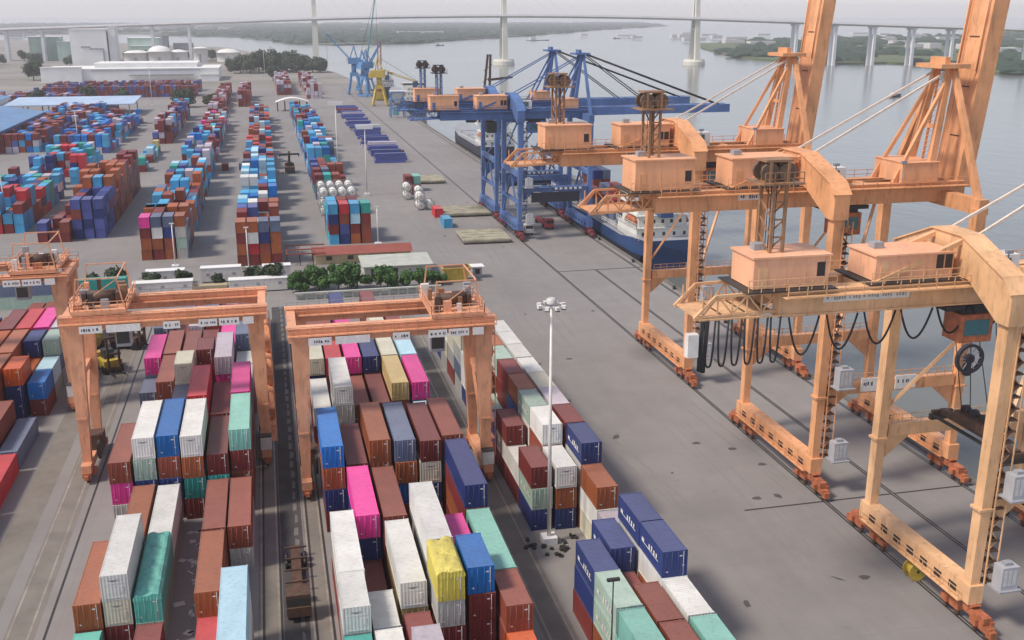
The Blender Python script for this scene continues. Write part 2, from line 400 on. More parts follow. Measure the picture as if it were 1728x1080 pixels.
#@@PART2
# ------------------------------------------------------------------ containers: the plan
PC = {'W': (0.74, 0.74, 0.70), 'C': (0.66, 0.63, 0.50), 'D': (0.20, 0.040, 0.036), 'B': (0.27, 0.075, 0.048), 'R': (0.36, 0.115, 0.052), 'O': (0.66, 0.13, 0.03),
      'E': (0.52, 0.05, 0.06), 'P': (0.74, 0.075, 0.32), 'U': (0.02, 0.17, 0.50), 'N': (0.028, 0.045, 0.17), 'S': (0.13, 0.16, 0.24), 'K': (0.10, 0.38, 0.62),
      'L': (0.46, 0.68, 0.78), 'M': (0.27, 0.56, 0.47), 'G': (0.40, 0.52, 0.44), 'T': (0.06, 0.36, 0.31), 'Y': (0.62, 0.53, 0.13), 'A': (0.52, 0.40, 0.19), 'H': (0.42, 0.42, 0.39), 'V': (0.56, 0.50, 0.55), 'I': (0.085, 0.11, 0.31), 'J': (0.040, 0.060, 0.185), 'Q': (0.14, 0.47, 0.39)}
PC = {k: tuple(max(0.012, min(0.85, (0.3 * c[0] + 0.6 * c[1] + 0.1 * c[2]) + 1.10 * (v - (0.3 * c[0] + 0.6 * c[1] + 0.1 * c[2])))) for v in c) for k, c in PC.items()}
CN = {'W': 'white', 'C': 'cream', 'D': 'dark red', 'B': 'brown', 'R': 'rust brown', 'O': 'bright orange', 'E': 'red', 'P': 'pink', 'U': 'bright blue', 'N': 'navy blue', 'S': 'slate grey',
      'K': 'sky blue', 'L': 'pale blue', 'M': 'mint green', 'G': 'pale green', 'T': 'teal', 'Y': 'yellow', 'A': 'tan', 'H': 'grey', 'V': 'lilac grey', 'I': 'indigo blue', 'J': 'dark blue', 'Q': 'sea green'}
L40, L20 = 12.19, 6.06
CONT = []      # dicts: x, y (front), L, z, col, block, row, n (stack height), k (tier)
def stack(block, row, x, y, L, cols, h=2.6):
    n = len(cols)
    for k, c in enumerate(cols):
        CONT.append(dict(x=x, y=y, L=L, z=k * h, h=h - 0.01, c=c, block=block, row=row, n=n, k=k))
xa = [-18.7, -16.05, -13.4, -10.75, -8.1, -5.45]
def A(r, y, s, L=L40): stack('A', r, xa[r - 1], y, L, s)
for r, y, s in [(1, 76, 'Q'), (3, 76, 'D'), (5, 76, 'E'), (6, 75.4, 'HWL'),
                (1, 88.4, 'BR'), (2, 88.6, 'DCW'), (3, 88.5, 'GQ'), (5, 88.2, 'BR'),
                (2, 101.0, 'BR'), (3, 100.6, 'HW'), (5, 100.7, 'DB'), (6, 100.7, 'HB'),
                (1, 114.2, 'HPB'), (2, 114.4, 'DNGW'), (3, 114.5, 'DNBU'), (4, 114.0, 'DTRW'), (5, 114.0, 'DTD'), (6, 114.6, 'DBDM'),
                (3, 127.3, 'DDS'), (4, 127.2, 'DDBE'), (5, 127.1, 'HDD'), (6, 127.4, 'HDSP'),
                (1, 152.3, 'DSP'), (2, 141, 'DBB'), (5, 142.5, 'DPPV'), (6, 153.0, 'HDSS'), (4, 153.2, 'DBD'), (3, 153.2, 'DDB'),
                (2, 154.0, 'DBB'), (5, 155.5, 'BBP'),
                (1, 168, 'DBS'), (2, 168, 'DB'), (3, 168, 'DBV'), (4, 168, 'DDBS'), (5, 168, 'DBP'), (6, 168, 'DSND'), (3, 181, 'DB'), (4, 181, 'DD'), (6, 181, 'DN'), (2, 181, 'BS')]:
    A(r, y, s)
for r, y, s in [(1, 144.4, 'HS'), (3, 140.5, 'HHCC'), (4, 146.4, 'DDDD'), (6, 140.2, 'DBV'), (6, 146.6, 'DEW')]: A(r, y, s, L20)
xb = [4.8, 7.4, 10.1, 12.85, 15.55, 18.35]
def B(r, y, s, L=L40): stack('B', r, xb[r - 1], y, L, s)
for r, y, s in [(1, 66, 'DT'), (1, 84.5, 'DHW'), (1, 107.2, 'DNRU'), (1, 133, 'DW'), (1, 146.4, 'DNC'),
                (2, 82.8, 'D'), (2, 95.0, 'DNP'), (2, 107.6, 'DBD'), (2, 126.4, 'DGHW'), (2, 146.2, 'DDE'),
                (3, 62, 'DHV'), (3, 81.2, 'DAW'), (3, 94.2, 'DDB'), (3, 107.8, 'DDRR'), (3, 133, 'DB'), (3, 146.0, 'DDP'),
                (4, 83.7, 'DDHW'), (4, 107.0, 'DURS'), (4, 133, 'BD'), (4, 145.9, 'DBN'),
                (5, 106.4, 'DNCD'), (5, 133.4, 'DBA'), (5, 145.9, 'DBC'),
                (6, 63.2, 'RO'), (6, 81.7, 'DBM'), (6, 94.1, 'DRDN'), (6, 107.5, 'DBSB'), (6, 133.0, 'DSP'), (6, 145.6, 'DHL'),
                (1, 159, 'DNB'), (2, 159, 'DD'), (3, 159, 'DDP'), (4, 159, 'DS'), (5, 159, 'DBC'), (6, 159, 'DHD'), (2, 172, 'DB'), (3, 172, 'DDN'), (5, 172, 'DBD'), (6, 172, 'DS')]:
    B(r, y, s)
for r, y, s in [(1, 78.2, 'BHW'), (2, 78.6, 'DW'), (2, 72.4, 'HW'), (3, 74.4, 'DD'), (4, 77.4, 'DDHY'), (5, 77.9, 'DDDU'), (5, 87.4, 'DBP'), (6, 75.4, 'DBB'),
                (2, 120, 'GC'), (6, 126.5, 'DL'), (5, 64.5, 'DD'), (4, 64.5, 'D')]: B(r, y, s, L20)
xc = [27.4, 30.15, 32.95]
def C(r, y, s, h=2.6, L=L20): stack('C', r, xc[r - 1], y, L, s, h)
for r, y, s in [(1, 60.6, 'NTW'), (1, 66.8, 'NMM'), (1, 73.0, 'RGG'), (1, 79.2, 'DNJ'), (2, 64.2, 'DDB'), (2, 70.4, 'DWB'), (2, 76.7, 'HD'), (2, 82.9, 'DHJ'),
                (3, 64.3, 'HWM'), (3, 70.5, 'DBW'), (3, 76.6, 'DRWJ'), (3, 82.7, 'HHWJ'), (3, 89.2, 'CV'), (3, 95.6, 'CWR'),
                (3, 101.7, 'DHWJ'), (2, 101.7, 'NRW'), (1, 102.2, 'NGD'),
                (1, 108.4, 'DW'), (2, 107.9, 'DWBW'), (3, 107.9, 'DHBD'), (1, 114.6, 'DWD'), (2, 114.1, 'HGWG'), (3, 114.1, 'DNBV'), (1, 120.8, 'DN'),
                (2, 120.3, 'DBNR'), (3, 120.3, 'BDHC'), (1, 127, 'HG'), (2, 126.5, 'DBDD'), (3, 126.5, 'DWHW'), (1, 133.2, 'DSB'), (2, 132.7, 'HWBG'), (3, 132.7, 'DHWW'),
                (1, 139.4, 'NWW'), (2, 138.9, 'DBDR'), (3, 138.9, 'NDHW'), (1, 145.6, 'HSHC'), (2, 145.1, 'DHWD'), (3, 145.1, 'BDWW'), (1, 151.8, 'DHC'), (2, 151.3, 'DBD'), (3, 151.3, 'DBD'),
                (1, 158, 'HC'), (2, 158, 'DBW'), (3, 158, 'DSD'), (1, 164, 'NS'), (2, 164, 'DB'), (3, 164, 'DN')]:
    C(r, y, s)
xl = [-35.0, -37.75, -40.5, -43.25, -46.0, -48.75, -51.5]
def D_(r, y, s, L=L40): stack('L', r, xl[r - 1], y, L, s)
for r, y, s in [(1, 107.8, 'D'), (1, 120.4, 'E'), (1, 133.0, 'S'), (1, 172.5, 'DBV'), (1, 187, 'DB'), (2, 120.6, 'D'), (2, 133.4, 'DB'), (2, 173, 'DVP'), (2, 187, 'BS'),
                (3, 121, 'RD'), (3, 134, 'DR'), (3, 147, 'DBR'), (3, 160, 'DRR'), (3, 173, 'DSE'), (3, 187, 'DB'), (4, 134, 'DB'), (4, 147, 'DBU'), (4, 160, 'DGR'), (4, 173, 'DBD'), (4, 187, 'SB'),
                (5, 150, 'DRD'), (5, 164, 'DSB'), (5, 178, 'DB'), (6, 164, 'DBW'), (6, 178, 'DN')]:
    D_(r, y, s)
for r, y, s in [(1, 152.6, 'DU'), (1, 158.8, 'HL'), (1, 165.2, 'HSG'), (2, 151.8, 'NNO'), (2, 158.4, 'RR'), (2, 165.4, 'DDN')]: D_(r, y, s, L20)
# the yard rows beyond the hedge: repeats drawn from the mix of colours each row shows
rnd = random.Random(11)
def field(block, xs, y0, y1, tall, mix, skip=0.12, L=L20, fronts=None, fade=0.0):
    y = y0; bay = 0
    while y < y1:
        gap = rnd.random() < skip and bay > 0
        for i, x in enumerate(xs):
            if gap and rnd.random() < 0.8: continue
            lo, hi = tall
            n = rnd.choice([lo, hi, (lo + hi) // 2, hi]) if bay else hi
            if rnd.random() < 0.10: n = max(1, n - 2)
            cols = [rnd.choice(mix) for _ in range(n)]
            if bay == 0 and fronts and i < len(fronts): cols = list(fronts[i])
            stack(block, i + 1, x, y, L, cols)
        y += L + rnd.choice([0.25, 0.3, 0.4]) ; bay += 1
q1 = [14.85, 17.6, 20.35, 23.1]; q2 = [-7.5, -4.9, -2.3, 0.3]; q3 = [-29.9, -27.2, -24.5, -21.8]
MIXB = 'KKKUUIIDDDBBRLSNTDKV'; MIXR = 'DDDBBRKKIUNSVDEL'
field('M1', q1, 262, 281, (3, 4), MIXB, 0, fronts=['KDNK', 'NIBE', 'RDLK', 'BBDT'])
field('M1', q1, 332, 352, (2, 3), 'DDBSBTD', 0.2)
field('M1', q1, 356, 372, (1, 3), 'DBKID', 0.5)
field('M1', q1, 382, 560, (1, 4), 'KKUIDDBLSTVK', 0.22)
field('M1', q1, 575, 636, (2, 3), 'IKUDDNLKV', 0.25)
field('M2', q2, 243.2, 268, (3, 4), 'DRBSWKDI', 0, fronts=['BRDR', 'DEWR', 'RBNS', 'DRRS'])
field('M2', q2, 270, 345, (2, 4), 'KKLURDWKBK', 0.12)
field('M2', q2, 352, 400, (1, 4), 'KLNDTSKU', 0.15)
field('M2', q2, 404, 620, (1, 3), 'KLDERDBEKN', 0.30)
field('M3', q3, 254.3, 267, (3, 4), 'DRBSHKD', 0, fronts=['RRDP', 'DRWS', 'RBNS', 'HGHR'])
field('M3', q3, 268, 330, (3, 4), 'KDRRBDSKR', 0.08, fronts=['DBRK', 'DRKK', 'DBRR', 'DRBR'])
field('M3', q3, 332, 470, (1, 4), 'KKLUDBDKTNIV', 0.15)
field('M3', q3, 474, 600, (1, 3), 'DDEKLNDTWP', 0.15)
field('M3', [-31.0, -28.3, -25.6], 625, 830, (2, 3), 'DDBDVD', 0.1)
for x in (-19.5, -13.2, -7.0 - 5): stack('M2', 1, x + 3, 404.5, L20, rnd.choice(['S', 'H', 'D']))
q4 = [-58, -55.3, -52.6, -49.9, -47.2, -44.4]
field('M4', q4[0:3], 281.0, 312, (1, 2), 'DDBI', 0, fronts=['DI', 'D', 'DB'])
field('M4', q4[3:], 284, 304, (3, 4), 'IIND', 0, fronts=['NIBI', 'INII', 'IINI'])
field('M4', q4[2:], 306, 336, (3, 5), 'RRDBRR', 0, fronts=['RBRR', 'NIBRR', 'LKKKK', 'RDBRR'])
field('M4', q4[3:], 338, 368, (4, 5), 'DBDRD', 0)
field('M4', q4[1:3], 338, 372, (1, 3), 'ERDDR', 0)
field('M4', [-49.5, -46.7], 408, 470, (1, 2), 'KKTADL', 0.35)
field('M4', [-50, -47.3, -44.5], 500, 640, (2, 4), 'DDDIKDV', 0.05)
q5 = [-66.5 - 2.75 * i for i in range(12)]
field('M5', q5[:11], 296, 318, (2, 4), 'KKUKDEKRK', 0.0, fronts=['KKD', 'DK', 'EBKK', 'DDKK', 'KUK', 'RKK'])
field('M5', q5[:9], 322, 345, (2, 3), 'KKRDNTIE', 0.1)
field('M5', q5[:7], 350, 440, (1, 3), 'IIDENVKKT', 0.25)
field('M6', [-62 - 2.75 * i - 0 for i in range(2, 10)], 470, 610, (1, 3), 'DEIIVKUKNDU', 0.2)
field('M7', [-97 - 2.75 * i for i in range(8)], 480, 560, (2, 3), 'DBIKVDU', 0.1)
field('M7', [-92 - 2.75 * i for i in range(9)], 565, 700, (2, 3), 'IVKDDUB', 0.15)
field('M8', [-50 - 2.75 * i for i in range(40)], 800, 880, (1, 3), 'DDDIIDBB', 0.4)
field('M9', [-120 - 2.75 * i for i in range(44)], 760, 812, (1, 2), 'DDIIVDBS', 0.35, L=L40)
field('M10', [-16, -13.3, -10.6], 700, 790, (2, 4), 'DDDVB', 0.1)
field('M10', [10, 12.7, 15.4, 18.1], 800, 960, (2, 4), 'DDVBVDS', 0.1)
field('M10', [30, 32.7, 35.4, 38.1], 760, 940, (1, 4), 'DVDVBV', 0.15)
for yy, cs in ((412, 'III'), (418, 'II'), (424, 'VII'), (431, 'ID'), (437, 'III'), (444, 'VI'), (452, 'IIV'), (459, 'II'), (467, 'VI'), (474, 'I'), (483, 'II'), (490, 'VI'), (498, 'I'), (512, 'III'), (519, 'II'), (527, 'IIW'), (536, 'VI'), (544, 'II'), (553, 'I'), (562, 'II'), (572, 'I'), (580, 'VI'), (604, 'II'), (616, 'IV'), (628, 'II'), (640, 'ID'), (652, 'II'), (664, 'DI')):
    x_ = 48.0 + rnd.uniform(-1.2, 1.2)
    for k, c in enumerate(cs):
        CONT.append(dict(x=x_ + rnd.uniform(-.6, .6), y=yy, L=L40, z=1.3 * k, h=1.25, c=c, block='F', row=1, n=len(cs), k=k, side=True))
stack('F', 2, 44.6, 340, L20, 'DD'); stack('F', 3, 47.4, 340, L20, 'DM'); stack('F', 2, 44.8, 333.5, L20, 'D')
stack('F', 4, 46.9, 292.5, L20, 'E'); stack('F', 5, 46.8, 276.5, L20, 'K')
# containers lying across the block ends, near the hedge
for x0, c2 in ((-55, 'GS'), (-42, 'DT'), (-68, 'HD'), (-81, 'BT')):
    stack('X', 1, 0, 0, L40, c2)
    for d in CONT[-2:]: d.update(x=x0 + 6.1, y=215.0, side=True)

# which containers show largest in this photograph: a small depth buffer over all boxes
def visible_area():
    Wd, Hd = 640, 400
    f = CAM_F * Wd; th, a = radians(CAM_PITCH), radians(CAM_YAW)
    F = np.array([sin(a) * cos(th), cos(a) * cos(th), -sin(th)]); R = np.array([cos(a), -sin(a), 0.0]); U = np.cross(R, F)
    zb = np.full((Hd, Wd), 1e9); ib = np.full((Hd, Wd), -1, int)
    for i, d in enumerate(CONT):
        if d.get('side'): x0, x1, y0, y1 = d['x'] - 6.1, d['x'] + 6.1, d['y'], d['y'] + 2.44
        else: x0, x1, y0, y1 = d['x'] - 1.22, d['x'] + 1.22, d['y'], d['y'] + d['L']
        z0, z1 = d['z'], d['z'] + d['h']
        faces = [[(x0, y0, z1), (x1, y0, z1), (x1, y1, z1), (x0, y1, z1)], [(x0, y0, z0), (x1, y0, z0), (x1, y0, z1), (x0, y0, z1)]]
        if x0 > 0: faces.append([(x0, y0, z0), (x0, y0, z1), (x0, y1, z1), (x0, y1, z0)])
        if x1 < 0: faces.append([(x1, y0, z0), (x1, y1, z0), (x1, y1, z1), (x1, y0, z1)])
        for fc in faces:
            P = np.array(fc) - np.array([0, 0, CAM_H]); zc = P @ F
            if zc.min() < 1: continue
            u = Wd / 2 + f * (P @ R) / zc; v = Hd / 2 - f * (P @ U) / zc
            ux0, ux1 = max(0, int(u.min())), min(Wd - 1, int(u.max()) + 1); vy0, vy1 = max(0, int(v.min())), min(Hd - 1, int(v.max()) + 1)
            if ux1 < ux0 or vy1 < vy0: continue
            gx, gy = np.meshgrid(np.arange(ux0, ux1 + 1) + 0.5, np.arange(vy0, vy1 + 1) + 0.5)
            s1 = np.ones(gx.shape, bool); s2 = np.ones(gx.shape, bool)
            for k in range(4):
                k2 = (k + 1) % 4
                e = (u[k2] - u[k]) * (gy - v[k]) - (v[k2] - v[k]) * (gx - u[k]); s1 &= e >= 0; s2 &= e <= 0
            ins = s1 | s2
            if not ins.any(): continue
            n = np.cross(P[1] - P[0], P[2] - P[0]); D = n @ P[0]
            rx = (gx - Wd / 2) / f; ry = -(gy - Hd / 2) / f
            den = n @ F + rx * (n @ R) + ry * (n @ U); den = np.where(abs(den) < 1e-9, 1e-9, den)
            z = D / den
            sub = zb[vy0:vy1 + 1, ux0:ux1 + 1]; si = ib[vy0:vy1 + 1, ux0:ux1 + 1]
            w = ins & (z < sub) & (z > 0); sub[w] = z[w]; si[w] = i
    cnt = np.bincount(ib[ib >= 0].ravel(), minlength=len(CONT)); return cnt
AREA = visible_area()
ORDER = np.argsort(-AREA, kind='stable')
NIND = 298
IND = set(int(i) for i in ORDER[:NIND] if AREA[i] > 0)
ORD = ['first', 'second', 'third', 'fourth', 'fifth', 'sixth', 'seventh', 'eighth', 'ninth', 'tenth', 'eleventh', 'twelfth', 'thirteenth', 'fourteenth', 'fifteenth', 'sixteenth', 'seventeenth', 'eighteenth', 'nineteenth', 'twentieth']
BLK = {'A': 'left gantry crane block', 'B': 'right gantry crane block', 'C': 'lamp mast block', 'L': 'left edge block', 'M1': 'red roof yard row', 'M2': 'white cabin yard row',
       'M3': 'pink fronted yard row', 'M4': 'indigo fronted yard row', 'M5': 'blue shed yard block', 'M6': 'pale canopy yard block', 'M7': 'rear blue shed block',
       'M8': 'far warehouse yard rows', 'M9': 'farther warehouse yard rows', 'M10': 'far riverside yard rows', 'F': 'quay road strip', 'X': 'crosswise hedge stack'}
GRP = {'A': 'containers in the left gantry block', 'B': 'containers in the right gantry block', 'C': 'containers in the lamp mast block', 'L': 'containers at the left edge'}
bays = {}
for d in CONT:
    y = d['y'] if not d.get('side') or d['block'] != 'X' else d['x']
    bays.setdefault((d['block'], d['row']), set()).add(round(y, 1))
bays = {k: sorted(v) for k, v in bays.items()}

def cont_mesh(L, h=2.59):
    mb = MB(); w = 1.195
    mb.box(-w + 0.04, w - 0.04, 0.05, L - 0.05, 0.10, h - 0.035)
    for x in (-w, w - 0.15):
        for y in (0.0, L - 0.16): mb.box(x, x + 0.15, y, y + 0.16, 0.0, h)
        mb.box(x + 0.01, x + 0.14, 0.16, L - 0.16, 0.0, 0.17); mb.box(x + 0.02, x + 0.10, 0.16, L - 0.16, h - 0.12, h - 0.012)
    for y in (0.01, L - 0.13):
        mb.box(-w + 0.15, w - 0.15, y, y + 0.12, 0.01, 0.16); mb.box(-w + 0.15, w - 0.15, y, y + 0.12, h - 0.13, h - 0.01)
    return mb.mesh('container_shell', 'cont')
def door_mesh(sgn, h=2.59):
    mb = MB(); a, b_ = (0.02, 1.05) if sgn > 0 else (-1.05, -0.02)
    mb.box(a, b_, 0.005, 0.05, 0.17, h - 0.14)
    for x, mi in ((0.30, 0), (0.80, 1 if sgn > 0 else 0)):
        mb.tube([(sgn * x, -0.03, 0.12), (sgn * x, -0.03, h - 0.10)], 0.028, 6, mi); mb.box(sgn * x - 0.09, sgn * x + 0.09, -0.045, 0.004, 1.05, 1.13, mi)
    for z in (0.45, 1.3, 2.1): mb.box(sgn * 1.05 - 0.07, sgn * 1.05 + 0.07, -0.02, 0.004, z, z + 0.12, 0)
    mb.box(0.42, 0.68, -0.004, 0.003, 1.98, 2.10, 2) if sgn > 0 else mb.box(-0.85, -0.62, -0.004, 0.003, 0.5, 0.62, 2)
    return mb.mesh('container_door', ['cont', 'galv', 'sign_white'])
def reefer_mesh(h=2.59):
    mb = MB(); mb.box(-1.02, 1.02, -0.01, 0.06, 0.2, h - 0.16, 0)
    mb.box(-0.55, 0.45, -0.025, -0.01, 2.02, 2.12, 2); mb.box(-0.28, 0.18, -0.03, -0.01, 1.96, 2.0, 1)
    mb.box(-0.9, 0.9, -0.03, -0.01, 1.72, 1.78, 0); mb.box(-0.8, 0.8, -0.035, -0.01, 0.3, 0.36, 0); mb.box(0.35, 0.8, -0.045, -0.01, 0.8, 1.45, 0)
    return mb.mesh('refrigeration_unit', ['cont', 'dark', 'grey_steel'])
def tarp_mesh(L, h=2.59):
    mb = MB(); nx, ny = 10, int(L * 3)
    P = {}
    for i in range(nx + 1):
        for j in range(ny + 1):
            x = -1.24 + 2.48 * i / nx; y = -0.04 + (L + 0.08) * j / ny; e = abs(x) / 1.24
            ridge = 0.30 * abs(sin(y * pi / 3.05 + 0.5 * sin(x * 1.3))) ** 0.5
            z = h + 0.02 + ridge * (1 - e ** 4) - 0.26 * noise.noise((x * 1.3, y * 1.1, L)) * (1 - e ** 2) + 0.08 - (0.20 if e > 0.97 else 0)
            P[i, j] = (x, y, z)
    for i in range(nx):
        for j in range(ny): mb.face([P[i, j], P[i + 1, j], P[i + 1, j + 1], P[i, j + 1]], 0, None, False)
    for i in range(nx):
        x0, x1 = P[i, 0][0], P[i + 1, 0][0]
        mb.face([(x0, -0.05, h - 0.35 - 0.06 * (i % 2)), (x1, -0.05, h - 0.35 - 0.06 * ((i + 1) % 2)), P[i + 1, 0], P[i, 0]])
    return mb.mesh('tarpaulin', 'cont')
SH = {L20: cont_mesh(L20), L40: cont_mesh(L40)}
DR = {1: door_mesh(1), -1: door_mesh(-1)}; RF = reefer_mesh(); TP = {L20: tarp_mesh(L20), L40: tarp_mesh(L40)}
LOGO = MB()
for k in range(4): LOGO.box(-1.226, -1.217, 3.4 - 0.6 * k - 0.28, 3.4 - 0.6 * k, 1.15 + (0.12 if k % 2 else 0), 1.65 + (0.12 if k == 1 else 0))
LOGO.box(-1.226, -1.217, 4.6, 5.2, 1.1, 1.5); LOGO.box(-1.224, -1.218, 1.0, 5.2, 1.08, 1.16); LOGO = LOGO.mesh('side_lettering', 'sign_white')
stuff = MB()
LABELS = {}
for i, d in enumerate(CONT):
    jx = rnd.uniform(-0.07, 0.07); jy = rnd.uniform(-0.12, 0.12); col = PC[d['c']]; v = rnd.uniform(0.78, 1.10); col = tuple(min(0.85, c * v) for c in col)
    if i not in IND:
        if d.get('side'): stuff.box(d['x'] - 6.1, d['x'] + 6.1, d['y'], d['y'] + 2.44, d['z'], d['z'] + d['h'], 0, col)
        else: stuff.box(d['x'] - 1.2 + jx, d['x'] + 1.2 + jx, d['y'] + jy, d['y'] + d['L'] - 0.04 + jy, d['z'], d['z'] + d['h'], 0, col)
        continue
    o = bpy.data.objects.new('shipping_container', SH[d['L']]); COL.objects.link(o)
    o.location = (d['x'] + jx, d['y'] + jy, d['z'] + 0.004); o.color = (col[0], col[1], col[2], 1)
    o.scale = (1, 1, d['h'] / 2.59)
    if d.get('side'):
        o.location = (d['x'] - 6.1, d['y'] + 1.22, d['z'] + 0.004); o.rotation_euler = (0, 0, -pi / 2)
    tier = d['n'] - 1 - d['k']
    tw = 'on the ground' if d['n'] == 1 else 'topmost' if tier == 0 else 'at stack bottom' if d['k'] == 0 else ORD[tier] + ' from top'
    bk = bays[(d['block'], d['row'])].index(round(d['x'] if d['block'] == 'X' else d['y'], 1))
    size = 'long' if d['L'] > 7 else 'short'
    if d['block'] == 'F': lab = f"{size} {CN[d['c']]} container {tw}, {ORD[bk]} back, {ORD[d['row']-1]} file of quay road strip"
    elif d['block'] == 'X': lab = f"{size} {CN[d['c']]} container {tw}, {ORD[bk]} crosswise stack along the hedge"
    else: lab = f"{CN[d['c']]} container {tw}, {ORD[min(d['row'], 20)-1]} column from left, {ORD[min(bk, 19)]} back, {BLK[d['block']]}"
    if d['block'] == 'L': lab = lab.replace('column from left', 'column from right')
    LABELS.setdefault(lab, []).append(i)
    tag(o, lab, 'shipping container', GRP.get(d['block'], 'containers stacked in the yard rows'))
    kids = []
    if not d.get('side') and d['y'] < 170:
        tarp = (d['block'] == 'A' and d['c'] == 'Q' and d['y'] > 80 and d['k'] == 1) or d['c'] == 'Y'
        if d['c'] in 'WC' : kids.append(('refrigeration_unit', RF))
        else: kids += [('door', DR[1]), ('door', DR[-1])]
        if tarp: kids.append(('tarpaulin', TP[d['L']]))
        if d['block'] == 'C' and d['c'] in 'JG': kids.append(('side_lettering', LOGO))
    for nm, me in kids:
        c = bpy.data.objects.new(nm, me); COL.objects.link(c); c.parent = o; c.color = o.color
if len(stuff.f): struct(stuff.build('stacked_containers', 'cont_far'), 'stuff')
_dup = [k for k, v in LABELS.items() if len(v) > 1]
print('CONTAINERS', len(CONT), 'individual', len(IND), 'in view', int((AREA > 0).sum()), 'min area', int(AREA[list(IND)].min()), 'dup labels', len(_dup), _dup[:4], 'max words', max(len(k.split()) for k in LABELS))
#@@PART3
# ------------------------------------------------------------------ ship-to-shore cranes
def rail_run(mb, p, q, h=1.1, n=8, r=0.035, mi=0):
    p, q = Vector(p), Vector(q)
    for zz in (h, h * 0.5): mb.beam(p + Vector((0, 0, zz)), q + Vector((0, 0, zz)), r * 2, r * 2, mi=mi)
    for i in range(n + 1):
        a = p.lerp(q, i / n); mb.beam(a, a + Vector((0, 0, h)), r * 2, r * 2, mi=mi)
def marks(mb, x0, x1, y, z0, z1, seed, mi=0):
    """rows of small illegible strokes on a board facing -Y, as the photograph shows them"""
    r = random.Random(seed); x = x0
    while x < x1:
        w = r.uniform(0.10, 0.22); k = r.random()
        if k < 0.85: mb.box(x, min(x1, x + w), y - 0.012, y, z0 + r.uniform(0, 0.25) * (z1 - z0), z1 - r.uniform(0, 0.25) * (z1 - z0), mi)
        x += w + r.choice([0.09, 0.12, 0.3])
def make_sts(label, yc, hs, zg, col, house, bogie, raised, group, festoon=False, reel=False, spreader=False, near=True, logo=False):
    T = thing('quay_crane', label, 'quay crane', (62.5, yc, 0), 0, group)
    g = 19.0; zt = zg + 2.35
    # legs
    for sy in (-1, 1):
        for x in (0, g):
            mb = MB(); y = sy * hs
            mb.beam((x, y, 4.0), (x + (0.25 if x == 0 else -0.2), y, zg + 0.2), 0.95, 1.1, 1.3, 1.35, up=(0, 1, 0))
            mb.box(x - 0.72, x + 0.72, y - 0.72, y + 0.72, 12.0, 12.25)
            mb.build('leg', col, T)
        mb = MB(); mb.box(0.9, g - 0.9, sy * hs - 0.45, sy * hs + 0.45, 12.3, 13.7)
        mb.prism([(0.9, 12.3), (3.8, 12.3), (0.9, 9.8)], 'y', sy * hs - 0.2, sy * hs + 0.2); mb.prism([(g - 0.9, 12.3), (g - 3.8, 12.3), (g - 0.9, 9.8)], 'y', sy * hs - 0.2, sy * hs + 0.2)
        o = mb.build('tie_beam', col, T)
        if near:
            rb = MB(); rail_run(rb, (1.2, sy * hs - 0.4, 13.7), (g - 1.2, sy * hs - 0.4, 13.7), n=14); rb.build('handrail', col, o)
    # sill beams with access holes
    for x in (0, g):
        mb = MB(); mb.box(x - 0.75, x + 0.75, -hs - 0.9, hs + 0.9, 2.45, 4.35)
        for k in range(7):
            yy = -hs + 1.6 + k * (2 * hs - 3.2) / 6
            mb.box(x - 0.762, x - 0.745, yy - 0.6, yy + 0.6, 2.8, 3.55, 1)
        mb.box(x - 1.25, x - 0.75, -hs, hs, 2.45, 2.55)
        s = mb.build('sill_beam', [col, 'dark'], T)
        rb = MB(); rail_run(rb, (x - 1.2, -hs, 2.5), (x - 1.2, hs, 2.5), n=12, r=0.03); rb.build('handrail', col, s)
        for sy in (-1, 1):
            b = MB(); y = sy * hs
            b.beam((x, y - 2.9, 1.75), (x, y + 2.9, 1.75), 0.9, 0.7); b.prism([(y - 1.3, 2.45), (y + 1.3, 2.45), (y + 0.5, 1.7), (y - 0.5, 1.7)], 'x', x - 0.5, x + 0.5)
            for kk in (-1, 1):
                yy = y + kk * 2.2; b.beam((x, yy - 1.35, 1.05), (x, yy + 1.35, 1.05), 0.8, 0.6); b.cbox((x - 0.55, yy + 0.3, 1.3), (0.5, 0.7, 0.6)); b.cbox((x + 0.5, yy - 0.4, 1.5), (0.4, 0.9, 0.4))
            b.box(x - 0.35, x + 0.35, y + sy * 3.6 - 0.35, y + sy * 3.6 + 0.35, 0.5, 1.2)
            bo = b.build('bogie', bogie, T)
            for kk in (-3, -1.4, 1.4, 3):
                w = MB(); w.tube([(x - 0.16, y + kk, 0.34), (x + 0.16, y + kk, 0.34)], 0.33, 12); w.build('wheel', 'rusty', bo)
    # girder (two box beams) with walkways
    mb = MB()
    for sy in (-1, 1):
        mb.box(-19.2, g + 2.6, sy * 2.3 - 0.6, sy * 2.3 + 0.6, zg, zt); mb.box(-19.2, g + 2.6, sy * 2.3 - 0.75, sy * 2.3 + 0.75, zt, zt + 0.08)
        mb.box(-19.2, g + 2.6, sy * 3.6 - 0.55, sy * 3.6 + 0.55, zt - 0.35, zt - 0.29)
    for x in (-19, -10, 0, 9, g): mb.box(x - 0.4, x + 0.4, -1.7, 1.7, zt - 1.0, zt - 0.1)
    gi = mb.build('girder', col, T)
    rb = MB()
    for sy in (-1, 1): rail_run(rb, (-19.0, sy * 4.1, zt - 0.3), (g + 2.4, sy * 4.1, zt - 0.3), n=22, r=0.035)
    rb.build('handrail', col, gi)
